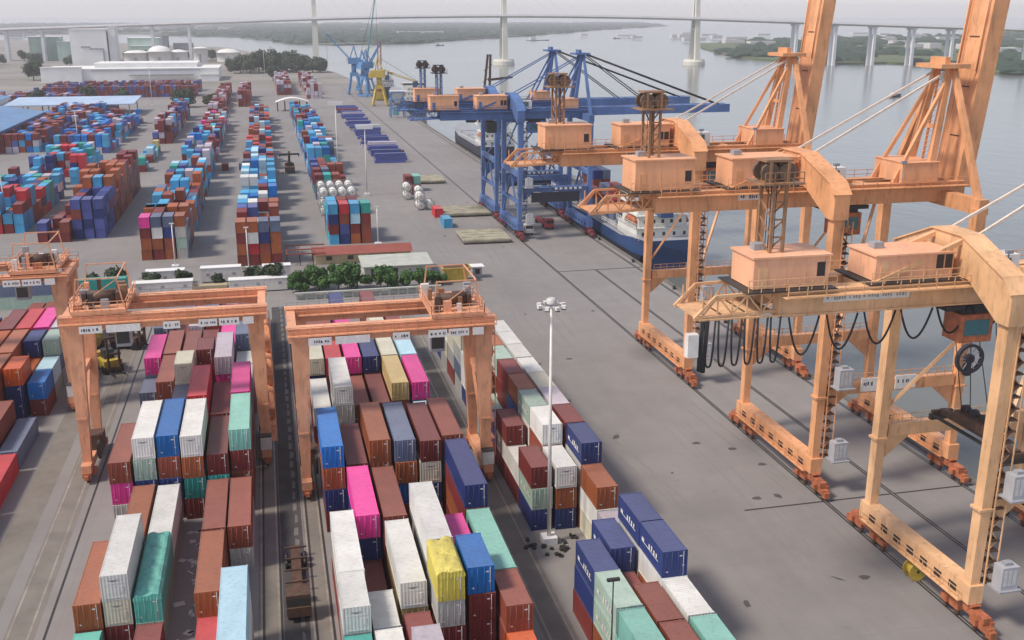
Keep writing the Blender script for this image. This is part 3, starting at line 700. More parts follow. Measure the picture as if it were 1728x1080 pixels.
    if logo or near:
        a_, b_ = (-14.9, -6.2) if festoon else (-8.9, -5.8); sb = MB(); sb.box(a_, b_, -2.96, -2.91, zg + 1.15, zg + 2.0); marks(sb, a_ + 0.3, b_ - 0.3, -2.96, zg + 1.32, zg + 1.82, yc, 1); sb.build('name_board', ['sign_white', 'grey_steel' if festoon else 'sign_ink'], gi)
    # rear lattice
    mb = MB()
    for sy in (-1, 1):
        y = sy * 2.3
        mb.beam((-19.2, y, zg + 0.5), (-27.0, y, zg + 0.2), 0.3, 0.3); mb.beam((-19.2, y, zt - 0.1), (-25.0, y, zt - 0.2), 0.25, 0.25); mb.beam((-25.0, y, zt - 0.2), (-27.0, y, zg + 0.2), 0.25, 0.25)
        for k in range(5):
            xa_, xb_ = -19.2 - 1.4 * k, -19.2 - 1.4 * (k + 1)
            mb.beam((xa_, y, zg + 0.5), (xb_, y, zt - 0.2), 0.13, 0.13) if k % 2 else mb.beam((xa_, y, zt - 0.2), (xb_, y, zg + 0.4), 0.13, 0.13)
            mb.beam((xb_, y, zg + 0.35), (xb_, y, zt - 0.2), 0.12, 0.12)
    for k in range(4): mb.beam((-19.5 - 2.4 * k, -2.3, zg + 0.3), (-19.5 - 2.4 * k, 2.3, zg + 0.3), 0.2, 0.2)
    mb.box(-26.6, -19.2, -2.2, 2.2, zg + 0.34, zg + 0.40)
    mb.build('rear_lattice', col, T)
    # machinery houses
    def hs_box(nm, x0, x1, y0, y1, z0, z1, win):
        m = MB(); m.box(x0, x1, y0, y1, z0, z1); m.box(x0 - 0.18, x1 + 0.18, y0 - 0.18, y1 + 0.18, z1, z1 + 0.16, 1)
        m.box(x0 - 0.9, x1 + 0.5, y0 - 0.9, y1 + 0.9, z0 - 0.18, z0 - 0.06, 2)
        for xx in np.arange(x0 + 1.2, x1 - 0.2, 1.9): m.box(xx - 0.03, xx + 0.03, y0 - 0.03, y0, z0 + 0.1, z1, 1)
        for q in range(5): m.box(x0 + 1 + q * (x1 - x0 - 2) / 4 - 0.3, x0 + 1 + q * (x1 - x0 - 2) / 4 + 0.3, y0 + 0.4, y1 - 0.4, z0 - 0.3, z0 - 0.18, 2)
        o = m.build(nm, [house, house, 'dark'], T)
        d_ = MB(); d_.box(x0 + 0.5, x0 + 1.3, y0 - 0.06, y0 - 0.004, z0 + 0.05, z0 + 1.95); d_.build('door', col, o)
        d_ = MB(); d_.box(x0 + 1.2, x0 + 2.2, 0.0, 1.0, z1 + 0.16, z1 + 0.75); d_.build('roof_vent', 'grey_steel', o)
        d_ = MB(); rail_run(d_, (x0 - 0.8, y0 - 0.85, z0 - 0.06), (x1 + 0.4, y0 - 0.85, z0 - 0.06), n=7, r=0.03); d_.build('handrail', col, o)
        for wx in win:
            w = MB(); w.box(wx, wx + 0.75, y0 - 0.05, y0 - 0.005, z0 + 0.9, z0 + 2.2, 0); w.box(wx - 0.06, wx + 0.81, y0 - 0.03, y0 - 0.003, z0 + 0.82, z0 + 2.28, 1); w.build('window', ['dark', house], o)
        return o
    zh = zt + 0.3; hh_ = 2.75 if festoon else 3.45
    h1 = hs_box('machinery_house', -21.7, -14.4, -2.6, 1.9, zh, zh + hh_, [-15.6])
    h2 = hs_box('electrical_house', -9.6, -1.6, -2.4, 2.2, zh, zh + hh_ - (0.45 if festoon else 0.2), [-3.4, -2.5])
    # hoist mast over the rear house
    mb = MB(); zm = zh + hh_; top = zg + 11.7
    for x in (-19.6, -18.4):
        for y in (-1.2, 1.2): mb.beam((x, y, zm), (x, y, top), 0.26, 0.26)
    for k in range(4):
        za, zb_ = zm + (top - zm) * k / 4, zm + (top - zm) * (k + 1) / 4
        mb.beam((-19.6, -1.2, za), (-19.6, 1.2, zb_), 0.12, 0.12); mb.beam((-18.4, 1.2, za), (-18.4, -1.2, zb_), 0.12, 0.12); mb.beam((-19.6, -1.2, zb_), (-18.4, -1.2, zb_), 0.14, 0.14)
    for x in np.linspace(-19.4, -18.6, 4): mb.tube([(x, 0.2, zm), (x, 0.2, top)], 0.04, 5, 1)
    mt = mb.build('hoist_mast', ['mast_tan' if col != 'sts_blue' else 'sts_blue', 'dark'], T)
    mb = MB(); mb.box(-20.9, -17.0, -1.9, 1.9, top, top + 0.14); rail_run(mb, (-20.8, -1.8, top), (-17.1, -1.8, top), n=4)
    for x, y in ((-19.9, -0.8), (-18.2, -0.8), (-19.9, 0.8), (-18.2, 0.8)):
        mb.tube([(x, y - 0.16, top + 1.0), (x, y + 0.16, top + 1.0)], 0.85, 12, 1); mb.box(x - 0.12, x + 0.12, y - 0.3, y + 0.3, top, top + 1.9, 0)
    mb.box(-20.4, -17.8, -1.0, 1.0, top + 1.9, top + 2.1)
    mb.build('sheave_platform', ['mast_tan' if col != 'sts_blue' else 'hull_dark', 'sheave'], mt)
    # gable yoke over the landside legs
    za = zg + 6.4
    mb = MB(); mb.prism([(-hs - 1.0, zg - 0.2), (-hs + 0.6, zg - 0.2), (-3.6, zg + 2.6), (3.6, zg + 2.6), (hs - 0.6, zg - 0.2), (hs + 1.0, zg - 0.2), (hs + 1.0, zg + 2.6), (hs - 0.2, zg + 3.9), (2.2, za), (-2.2, za), (-hs + 0.2, zg + 3.9), (-hs - 1.0, zg + 2.6)], 'x', -0.75, 1.15)
    for a, c in (((-2.2, za), (-hs + 0.2, zg + 3.9)), ((2.2, za), (hs - 0.2, zg + 3.9)), ((-2.2, za), (2.2, za)), ((-hs + .2, zg + 3.9), (-hs - 1.0, zg + 2.6))):
        mb.beam((0.2, a[0], a[1] + 0.05), (0.2, c[0], c[1] + 0.05), 2.3, 0.14)
    mb.build('yoke', col, T)
    for sy in (-1, 1):
        mb = MB(); mb.beam((-0.4, sy * 2.0, za - 0.4), (-9.6, sy * 2.4, zt + 0.1), 0.45, 0.45); mb.build('strut', col, T)
        mb = MB(); mb.beam((0.5, sy * 2.0, za - 0.3), (g, sy * 1.2, zg + 15.9), 0.24, 0.24); mb.build('backstay', 'stay_white' if raised else col, T)
    # A-frame over the waterside legs
    mb = MB(); zt2 = zg + 16.0
    for sy in (-1, 1):
        mb.beam((g, sy * hs, zg), (g + 0.1, sy * 1.5, zt2), 0.75, 0.75, 0.6, 0.6, up=(1, 0, 0))
        mb.beam((g - 2.4, sy * 2.3, zt), (g - 0.4, sy * 1.3, zt2), 0.9, 0.8, 0.7, 0.6, up=(0, 1, 0)); mb.beam((g - 7.2, sy * 2.3, zt), (g - 0.2, sy * 1.4, zt2 - 0.6), 0.42, 0.42)
    mb.beam((g, -hs - 0.6, zg + 0.4), (g, hs + 0.6, zg + 0.4), 1.3, 1.8); mb.beam((g - 1.3, -2.2, zg + 9), (g - 1.3, 2.2, zg + 9), 0.4, 0.5)
    mb.box(g - 2.4, g + 1.6, -2.6, 2.6, zt2, zt2 + 0.5); mb.box(g - 1.2, g - 0.5, -1.5, 1.5, zt2 + 0.5, zt2 + 1.3)
    af = mb.build('a_frame', col, T)
    if raised:
        lad = MB(); lad.beam((g - 1.9, 0.2, zt + 0.5), (g - 0.6, 0.2, zt2), 0.35, 0.06, mi=0)
        for k in range(20): lad.box(g - 1.75 + 0.06 * k - 0.25, g - 1.75 + 0.06 * k + 0.25, -0.1, 0.5, zt + 1 + k * 0.62, zt + 1.06 + k * 0.62)
        lad.build('ladder', col, af)
    h3 = MB(); h3.box(g - 6.4, g - 1.6, -3.2, 3.2, zt + 0.1, zt + 2.5); h3.box(g - 6.5, g - 1.5, -3.3, 3.3, zt + 2.5, zt + 2.6); h3.build('hoist_housing', house, T)
    # boom
    if raised: ang = radians(84.3); Lb = 36
    else: ang = radians(0.2); Lb = 39
    hx_, hz_ = g + 2.7, zg + 1.6
    ca, sa = cos(ang), sin(ang)
    def bp(u, v, y): return (hx_ + u * ca - v * sa, y, hz_ + u * sa + v * ca)
    mb = MB()
    for sy in (-1, 1):
        for (a0, a1, v0, v1, y0, y1) in ((0, Lb, -1.1, 1.0, sy * 1.95 - 0.45, sy * 1.95 + 0.45),):
            mb.hexa([bp(a0, v0, y0), bp(a1, v0, y0), bp(a1, v0, y1), bp(a0, v0, y1), bp(a0, v1, y0), bp(a1, v1, y0), bp(a1, v1, y1), bp(a0, v1, y1)])
    mb.hexa([bp(0.5, 0.70, -1.5), bp(Lb, 0.70, -1.5), bp(Lb, 0.70, 1.5), bp(0.5, 0.70, 1.5), bp(0.5, 0.93, -1.5), bp(Lb, 0.93, -1.5), bp(Lb, 0.93, 1.5), bp(0.5, 0.93, 1.5)])
    for k in range(1, 6):
        u = Lb * k / 6; mb.hexa([bp(u, 0.9, -0.9), bp(u + 0.14, 0.9, -0.9), bp(u + 0.14, 0.9, 0.9), bp(u, 0.9, 0.9), bp(u, 1.0, -0.9), bp(u + 0.14, 1.0, -0.9), bp(u + 0.14, 1.0, 0.9), bp(u, 1.0, 0.9)], 1)
    mb.build('boom', [col, 'rusty'], T)
    mb = MB()
    for sy in (-1, 1):
        if raised:
            mb.tube([(g + 0.6, sy * 1.5, zt2 + 0.3), bp(14, 1.2, sy * 1.8), bp(30, 1.4, sy * 1.8)], 0.11, 5)
        else:
            mb.tube([(g + 0.4, sy * 1.5, zt2 + 0.4), bp(36, 1.0, sy * 1.9)], 0.16, 5); mb.tube([(g + 0.4, sy * 1.5, zt2 + 0.2), bp(17, 1.0, sy * 1.9)], 0.14, 5)
    mb.build('forestay', 'dark' if col == 'sts_blue' else col, T)
    # trolley with cab
    tx = 0.9 if festoon else 5.5
    mb = MB(); mb.box(tx - 3, tx + 3, -2.9, 2.9, zg - 0.55, zg - 0.1); mb.box(tx - 2.4, tx + 2.4, -1.6, 1.6, zg - 0.1, zg + 1.2)
    tr = mb.build('trolley', 'dark', T)
    mb = MB(); mb.box(tx - 1.6, tx + 1.8, -3.4, -0.8, zg - 3.6, zg - 0.9); mb.box(tx - 1.2, tx + 1.4, -3.45, -3.39, zg - 2.9, zg - 1.4, 1); mb.box(tx + 1.8, tx + 1.86, -3.0, -1.1, zg - 3.2, zg - 1.3, 1)
    mb.box(tx - 1.3, tx + 1.5, -3.0, -1.0, zg - 0.9, zg - 0.5, 2); mb.build('operator_cab', ['bogie' if col != 'sts_blue' else 'sts_blue', 'glass', 'dark'], tr)
    if spreader:
        mb = MB(); zs = 15.4; sx = tx + 4.6
        mb.box(sx - 1.2, sx + 1.2, -6.1, -5.7, zs, zs + 0.5); mb.box(sx - 1.2, sx + 1.2, 5.7, 6.1, zs, zs + 0.5); mb.box(sx - 0.35, sx + 0.35, -5.8, 5.8, zs + 0.1, zs + 0.7)
        mb.box(sx - 1.0, sx + 1.0, -2.8, 2.8, zs + 0.75, zs + 1.7)
        for y in (-2.2, -0.6, 0.9, 2.2): mb.tube([(sx - 0.3, y, zs + 1.9), (sx + 0.3, y, zs + 1.9)], 0.5, 10, 1)
        mb.box(sx - 1.3, sx - 1.0, -5.9, 5.9, zs - 0.1, zs + 0.15, 1)
        for y in (-5.9, 5.9): mb.box(sx - 1.4, sx + 1.4, y - 0.25, y + 0.25, zs - 0.5, zs + 0.1, 1)
        sp = mb.build('spreader', ['rusty', 'dark'], T)
        mb = MB()
        for dx in (-0.8, 0.8):
            for y in (-2.2, 2.2): mb.tube([(sx + dx * 0.6, y, zs + 1.7), (tx + 2.0 + dx * 1.4, y * 0.8, zg - 0.4)], 0.05, 5)
        mb.build('hoist_rope', 'dark', sp)
    # stair tower and cabinets on the near landside leg
    y = -hs; mb = MB()
    zz = 4.4; k = 0
    while zz < zg - 1.2:
        mb.box(0.78, 1.95, y - 0.75, y + 0.35, zz, zz + 0.09, 1); mb.beam((0.85 if k % 2 else 1.85, y - 0.2, zz), (1.85 if k % 2 else 0.85, y - 0.2, zz + 1.1), 0.6, 0.07, mi=0); zz += 1.1; k += 1
    for xx, yy in ((0.8, y - 0.75), (1.95, y - 0.75), (1.95, y + 0.35)): mb.beam((xx, yy, 4.4), (xx, yy, zg - 0.5), 0.11, 0.11)
    mb.build('stair_tower', [col, 'rusty'], T)
    for z0, dx in ((4.5, 0.4), (13.8, 0.2)):
        mb = MB(); mb.box(1.0 + dx, 2.8 + dx, y - 2.3, y - 1.0, z0, z0 + 2.3); mb.box(0.7 + dx, 3.1 + dx, y - 2.6, y - 0.7, z0 - 0.15, z0, 1); mb.box(1.5 + dx, 2.3 + dx, y - 1.9, y - 1.3, z0 + 2.3, z0 + 2.6, 1)
        for q in range(3): mb.box(1.2 + dx + q * 0.5, 1.55 + dx + q * 0.5, y - 2.32, y - 2.3, z0 + 0.4, z0 + 2.0, 2)
        mb.build('electrical_cabinet', ['cabinet', 'grey_steel', 'galv'], T)
    # leg brace from yoke foot to rear girder, floodlight posts on the girder
    for x in (3, 12):
        mb = MB(); mb.beam((x, -3.9, zt), (x, -3.9, zt + 2.6), 0.09, 0.09); mb.box(x - 0.35, x + 0.35, -4.1, -3.75, zt + 2.6, zt + 2.95)
        mb.build('floodlight', 'grey_steel', T)
    mb = MB(); mb.box(g - 17, g - 14.2, -3.2, -1.2, zt + 0.2, zt + 2.3); mb.box(g - 16.6, g - 15.1, -3.24, -3.2, zt + 0.9, zt + 2.0, 1); mb.build('switch_cabin', ['white_panel', 'glass'], T)
    if col == 'sts_blue':
        for x in (0, g):
            mb = MB(); mb.box(x - 0.5, x + 0.5, -hs + 0.6, hs - 0.6, 16.2, 17.4); mb.box(x - 0.4, x + 0.4, -hs + 0.6, hs - 0.6, 9.0, 9.8); mb.beam((x, -hs + 0.5, 4.6), (x, 0, 15.8), 0.4, 0.4); mb.beam((x, hs - 0.5, 4.6), (x, 0, 15.8), 0.4, 0.4); mb.build('portal_frame', col, T)
        mb = MB(); mb.box(1, g - 1, -hs - 1.6, -hs - 0.5, 13.5, 13.6); rail_run(mb, (1, -hs - 1.6, 13.6), (g - 1, -hs - 1.6, 13.6), n=14); mb.box(3, g - 3, -hs - 0.6, -hs - 0.5, 9.6, 12.2, 1); mb.build('walkway', [col, 'hull_dark'], T)
        for k in range(6):
            mb = MB(); mb.box(9 + k * 1.3, 9.7 + k * 1.3, -hs - 1.75, -hs - 1.62, 13.0, 13.5); mb.build('floodlight', 'white_panel', T)
        for k in range(3):
            mb = MB(); mb.beam((2.5 + 0.5 * k, -hs - 0.6, zg - 6 * k), (8.5 + 0.5 * k, -hs - 0.6, zg - 6 * (k + 1)), 0.9, 0.15); mb.build('stair', 'dark', T)
        mb = MB(); mb.box(-7, -4.5, -2.9, -0.5, zg - 3.4, zg - 0.6); mb.build('trolley_drive', 'dark', T)
    for sy in (-1, 1):
        mb = MB(); mb.beam((0.6, sy * hs, 15.5), (9.5, sy * 2.5, zg), 0.32, 0.32); mb.build('brace', col, T)
    if festoon:
        for k in range(6):       # bunched loops under the rear lattice
            x0 = -26.2 + 1.25 * k; mb = MB()
            pts = [(x0 + 0.95 * q / 10, -3.0, zg + 0.2 - 4.3 * (1 - (2 * q / 10 - 1) ** 4)) for q in range(11)]
            mb.tube(pts, 0.10, 6); mb.build('festoon_cable', 'rubber', T)
        mb = MB()
        for q in range(3): mb.tube([(-26.6 + 0.12 * q, -3.0, zg + 0.2), (-26.7 + 0.1 * q, -3.0, zg - 4.4), (-26.3 + 0.1 * q, -3.0, zg - 4.6), (-26.1 + .1 * q, -3.0, zg + 0.2)], 0.11, 6)
        mb.build('festoon_cable', 'rubber', T)
        for k in range(6):
            x0 = -18.2 + 3.75 * k; w = 3.0 + 0.1 * k; d = 3.6 - 0.25 * k
            pts = [(x0 + w * q / 12, -3.0, zg - 0.02 - d * (1 - (2 * q / 12 - 1) ** 2)) for q in range(13)]
            mb = MB(); mb.tube(pts, 0.10, 6); mb.build('festoon_cable', 'rubber', T)
        mb = MB(); mb.beam((-26.8, -3.0, zg + 0.25), (g, -3.0, zg + 0.05), 0.14, 0.16); mb.build('festoon_rail', col, T)
        mb = MB(); mb.box(-27.9, -26.9, -3.4, -2.6, zg - 3.0, zg - 0.9); mb.build('junction_box', 'white_panel', T)
    if reel:
        mb = MB(); cx, cy, cz = g + 0.2, -hs - 1.3, 15.9; n = 24
        for r0, r1 in ((1.9, 1.55), (0.6, 0.25)):
            P = [[(cx + r * cos(2 * pi * j / n), cy + dy, cz + r * sin(2 * pi * j / n)) for j in range(n)] for r, dy in ((r0, -0.25), (r1, -0.25), (r1, 0.25), (r0, 0.25))]
            for a in range(4):
                for j in range(n): mb.face([P[a][j], P[a][(j + 1) % n], P[(a + 1) % 4][(j + 1) % n], P[(a + 1) % 4][j]])
        for j in range(12):
            q = 2 * pi * j / 12; mb.beam((cx + 0.4 * cos(q), cy, cz + 0.4 * sin(q)), (cx + 1.7 * cos(q), cy, cz + 1.7 * sin(q)), 0.1, 0.1, mi=1)
        mb.box(cx - 0.3, cx + 0.3, cy - 0.1, cy + 1.3, cz - 2.2, cz + 0.2, 0)
        mb.build('cable_reel', ['hull_dark', 'galv'], T)
        for x0, x1 in ((5.2, 7.8), (9.8, 12.6)):
            sb = MB(); sb.box(x0, x1, -hs - 0.62, -hs - 0.5, 12.5, 14.2); marks(sb, x0 + 0.3, x1 - 0.9, -hs - 0.62, 13.2, 13.75, x0, 1); sb.build('sign_board', ['sign_white', 'sign_ink'], T)
    return T
GQ = 'orange quay cranes with raised booms'; GB = 'blue quay cranes with lowered booms'
make_sts('cream orange quay crane nearest the camera, black cable loops hanging under its girder', 83.5, 8.6, 30.2, 'sts_cream', 'house_cream', 'bogie', True, GQ, festoon=True, spreader=True)
make_sts('orange quay crane with cable reel and white signs, second from the camera', 114.5, 9.6, 34.0, 'sts_orange', 'house_peach', 'bogie', True, GQ, reel=True, logo=True)
make_sts('orange quay crane standing beside the blue ship stern, third from the camera', 154.6, 9.6, 34.0, 'sts_orange', 'house_peach', 'bogie', True, GQ)
make_sts('nearer blue quay crane with orange houses, boom lowered over the river', 267.5, 9.6, 30.4, 'sts_blue', 'house_peach', 'bogie_blue', False, GB, near=False)
make_sts('farther blue quay crane with orange houses, behind the other blue crane', 295.5, 9.6, 30.4, 'sts_blue', 'house_peach', 'bogie_blue', False, GB, near=False)

# ------------------------------------------------------------------ rail mounted yard gantries
def make_rtg(label, x0, x1, y, trolley_side, group, ztop=21.2):
    T = thing('gantry_crane', label, 'gantry crane', ((x0 + x1) / 2, y, 0), 0, group)
    a, b = x0 - (x0 + x1) / 2, x1 - (x0 + x1) / 2; D = 8.8; zb, zt = 19.5, ztop
    for x, s in ((a, 1), (b, -1)):
        for yy in (0, D):
            mb = MB(); mb.hexa([(x - 0.5, yy - 0.5, 2.2), (x + 0.5, yy - 0.5, 2.2), (x + 0.5, yy + 0.5, 2.2), (x - 0.5, yy + 0.5, 2.2),
                                (x - 0.75 if s > 0 else x - 1.25, yy - 0.6, zb), (x + 1.25 if s > 0 else x + 0.75, yy - 0.6, zb), (x + 1.25 if s > 0 else x + 0.75, yy + 0.6, zb), (x - 0.75 if s > 0 else x - 1.25, yy + 0.6, zb)])
            mb.box(x - 0.62, x + 0.62, yy - 0.62, yy + 0.62, 8.0, 8.25); mb.build('leg', 'rtg_orange', T)
        mb = MB(); mb.box(x - 0.6, x + 0.6, -1.8, D + 1.8, 1.35, 2.35); mb.box(x - 0.35, x + 0.35, 0.6, D - 0.6, 12.5, 13.3)
        mb.beam((x, 0.5, 2.6), (x, D - 0.5, 12.4), 0.3, 0.3); sl_ = mb.build('sill_beam', 'rtg_orange', T)
        for yy in (-0.4, D + 0.4):
            m = MB(); m.box(x - 0.5, x + 0.5, yy - 1.5, yy + 1.5, 0.75, 1.35); m.cbox((x + 0.75 * s, yy, 1.2), (0.6, 0.9, 0.7)); m.cbox((x, yy - 1.7, 0.9), (0.5, 0.5, 0.5)); bo = m.build('bogie', 'bogie', T)
            for k in (-0.9, 0.9):
                w = MB(); w.tube([(x - 0.15, yy + k, 0.41), (x + 0.15, yy + k, 0.41)], 0.4, 12); w.build('wheel', 'rusty', bo)
    gs = []
    for yy in (0, D):
        mb = MB(); mb.box(a - 1.1, b + 1.1, yy - 0.55, yy + 0.55, zb, zt); mb.box(a - 1.3, b + 1.3, yy - 0.75, yy + 0.75, zt, zt + 0.1); mb.box(a - 1.2, b + 1.2, yy - 1.35, yy - 0.6, zb + 0.9, zb + 0.98)
        g_ = mb.build('girder', 'rtg_orange', T); gs.append(g_)
        rb = MB(); rail_run(rb, (a - 1.2, yy - 1.3, zb + 1.0), (b + 1.2, yy - 1.3, zb + 1.0), n=18, r=0.035); rb.build('handrail', 'rtg_orange', g_)
    for x in (a - 0.6, b + 0.6): 
        mb = MB(); mb.box(x - 0.5, x + 0.5, 0.5, D - 0.5, zb + 0.3, zt - 0.1); mb.build('end_tie', 'rtg_orange', T)
    # boards along the near girder
    W_ = b - a
    for f0, f1, mk in ((0.05, 0.17, 1), (0.19, 0.37, 0), (0.49, 0.58, 1), (0.68, 0.78, 1), (0.79, 0.90, 1), (0.92, 0.98, 0)):
        sb = MB(); sb.box(a + W_ * f0, a + W_ * f1, -1.46, -1.38, zb - 0.15, zb + 0.75)
        if mk: marks(sb, a + W_ * f0 + 0.25, a + W_ * f1 - 0.2, -1.46, zb + 0.12, zb + 0.5, f0 * 100 + x0, 1)
        sb.build('sign_board', ['sign_white', 'sign_ink'], gs[0])
    # trolley and machinery at one end
    tx = a + 3.4 if trolley_side < 0 else b - 3.4
    mb = MB(); mb.box(tx - 3.2, tx + 3.2, -0.8, D + 0.8, zt + 0.35, zt + 0.75)
    for xx in (-3, 3):
        for yy in (-0.2, D + 0.2): mb.tube([(tx + xx - 0.12, yy, zt + 0.4), (tx + xx + 0.12, yy, zt + 0.4)], 0.3, 10, 1)
    rail_run(mb, (tx - 3.2, -0.8, zt + 0.75), (tx + 3.2, -0.8, zt + 0.75), n=7); rail_run(mb, (tx - 3.2, -0.8, zt + 0.75), (tx - 3.2, D + .8, zt + 0.75), n=7); rail_run(mb, (tx + 3.2, -0.8, zt + 0.75), (tx + 3.2, D + .8, zt + 0.75), n=7)
    tr = mb.build('trolley', ['rtg_orange', 'dark'], T)
    r = random.Random(int(x0 * 10))
    mb = MB(); mb.tube([(tx - 1.6, 3.0, zt + 1.6), (tx + 1.6, 3.0, zt + 1.6)], 0.75, 14); mb.box(tx - 2.2, tx - 1.7, 2.1, 3.9, zt + 0.75, zt + 2.2); mb.box(tx + 1.7, tx + 2.2, 2.1, 3.9, zt + 0.75, zt + 2.2); mb.box(tx + 0.4, tx + 1.9, 4.6, 5.8, zt + 0.75, zt + 1.8)
    mb.build('hoist_drum', 'rusty', tr)
    for q in range(11):
        mb = MB(); x = tx - 2.4 + (q % 4) * 1.5 + r.uniform(-.3, .3); y_ = 0.4 + (q % 5) * 1.9; hh = r.uniform(0.5, 2.3); ww = r.uniform(0.2, 0.55); mb.box(x - ww, x + ww, y_ - 0.35, y_ + 0.35, zt + 0.75, zt + 0.75 + hh); mb.build('motor_box', r.choice(['rtg_orange', 'white_panel', 'grey_steel', 'dark', 'rusty', 'mast_tan', 'bogie']), tr)
    mb = MB()
    for xx, yy in ((-2.9, 0.2), (2.9, 0.2), (2.9, D - 0.4), (-2.9, D - 0.4)): mb.beam((tx + xx, yy, zt + 0.7), (tx + xx * 0.8, yy, zt + 4.6), 0.16, 0.16)
    mb.beam((tx - 2.3, 0.2, zt + 4.5), (tx + 2.3, 0.2, zt + 4.5), 0.14, 0.14); mb.beam((tx - 2.3, D - .4, zt + 4.5), (tx + 2.3, D - .4, zt + 4.5), 0.14, 0.14); mb.beam((tx + 2.4, 0.2, zt + 4.5), (tx + 2.4, D - .4, zt + 4.5), 0.14, 0.14)
    mb.beam((tx - 2.9, .2, zt + .8), (tx + 2.4, .2, zt + 4.4), .1, .1); mb.build('hoist_frame', 'rtg_orange', tr)
    mb = MB(); cx = tx + (2.2 if trolley_side < 0 else -2.2); mb.box(cx - 0.9, cx + 0.9, 1.4, 3.4, zb - 2.9, zb - 0.4); mb.box(cx - 0.75, cx + 0.75, 1.36, 1.41, zb - 2.5, zb - 1.0, 1); mb.box(cx - 0.5, cx + 0.5, 1.8, 3.0, zb - 0.4, zt + 0.4, 2); mb.build('operator_cab', ['grey_steel', 'dark', 'dark'], tr)
    # far walkway with railings and cable chain
    mb = MB(); mb.box(a - 1, b + 1, D + 0.6, D + 1.6, zb + 0.8, zb + 0.88); rail_run(mb, (a - 1, D + 1.6, zb + 0.9), (b + 1, D + 1.6, zb + 0.9), n=18); mb.build('walkway', 'grey_steel', T)
    # stair on the outer leg, cabinets on the sills
    mb = MB(); zz = 2.4; k = 0
    while zz < zb - 2:
        y0_, y1_ = (1.0, 3.4) if k % 2 == 0 else (3.4, 1.0); mb.beam((b + 1.0, y0_, zz), (b + 1.0, y1_, zz + 2.3), 0.6, 0.08); mb.box(b + 0.6, b + 1.4, 0.8, 3.6, zz + 2.26, zz + 2.33); zz += 2.3; k += 1
    for yy in (0.8, 3.6): mb.beam((b + 1.4, yy, 2.4), (b + 1.4, yy, zb), 0.1, 0.1)
    mb.build('stair_tower', 'rtg_orange', T)
    mb = MB(); mb.box(b - 0.7, b + 0.7, -1.75, -0.6, 2.4, 4.1); mb.box(b - .75, b + .75, -1.8, -.55, 4.1, 4.2, 1); mb.build('electrical_cabinet', ['white_panel', 'dark'], T)
    mb = MB(); mb.box(a - 0.6, a + 1.5, 3.2, 5.6, 2.4, 4.4); mb.tube([(a + 1.2, 1.4, 3.2), (a + 1.5, 1.4, 3.2)], 1.2, 16, 1); mb.build('cable_reel', ['rusty', 'dark'], T)
    return T
GR = 'orange gantry cranes over the container blocks'
make_rtg('orange gantry crane spanning the left block, trolley parked at its left end', -24.7, -2.75, 128.6, -1, GR)
make_rtg('orange gantry crane spanning the right block, trolley parked at its right end', 1.9, 24.2, 117.6, 1, GR)
make_rtg('orange gantry crane at the left picture edge, mostly cut off by it', -53.4, -30.4, 155.0, 1, GR, 20.6)
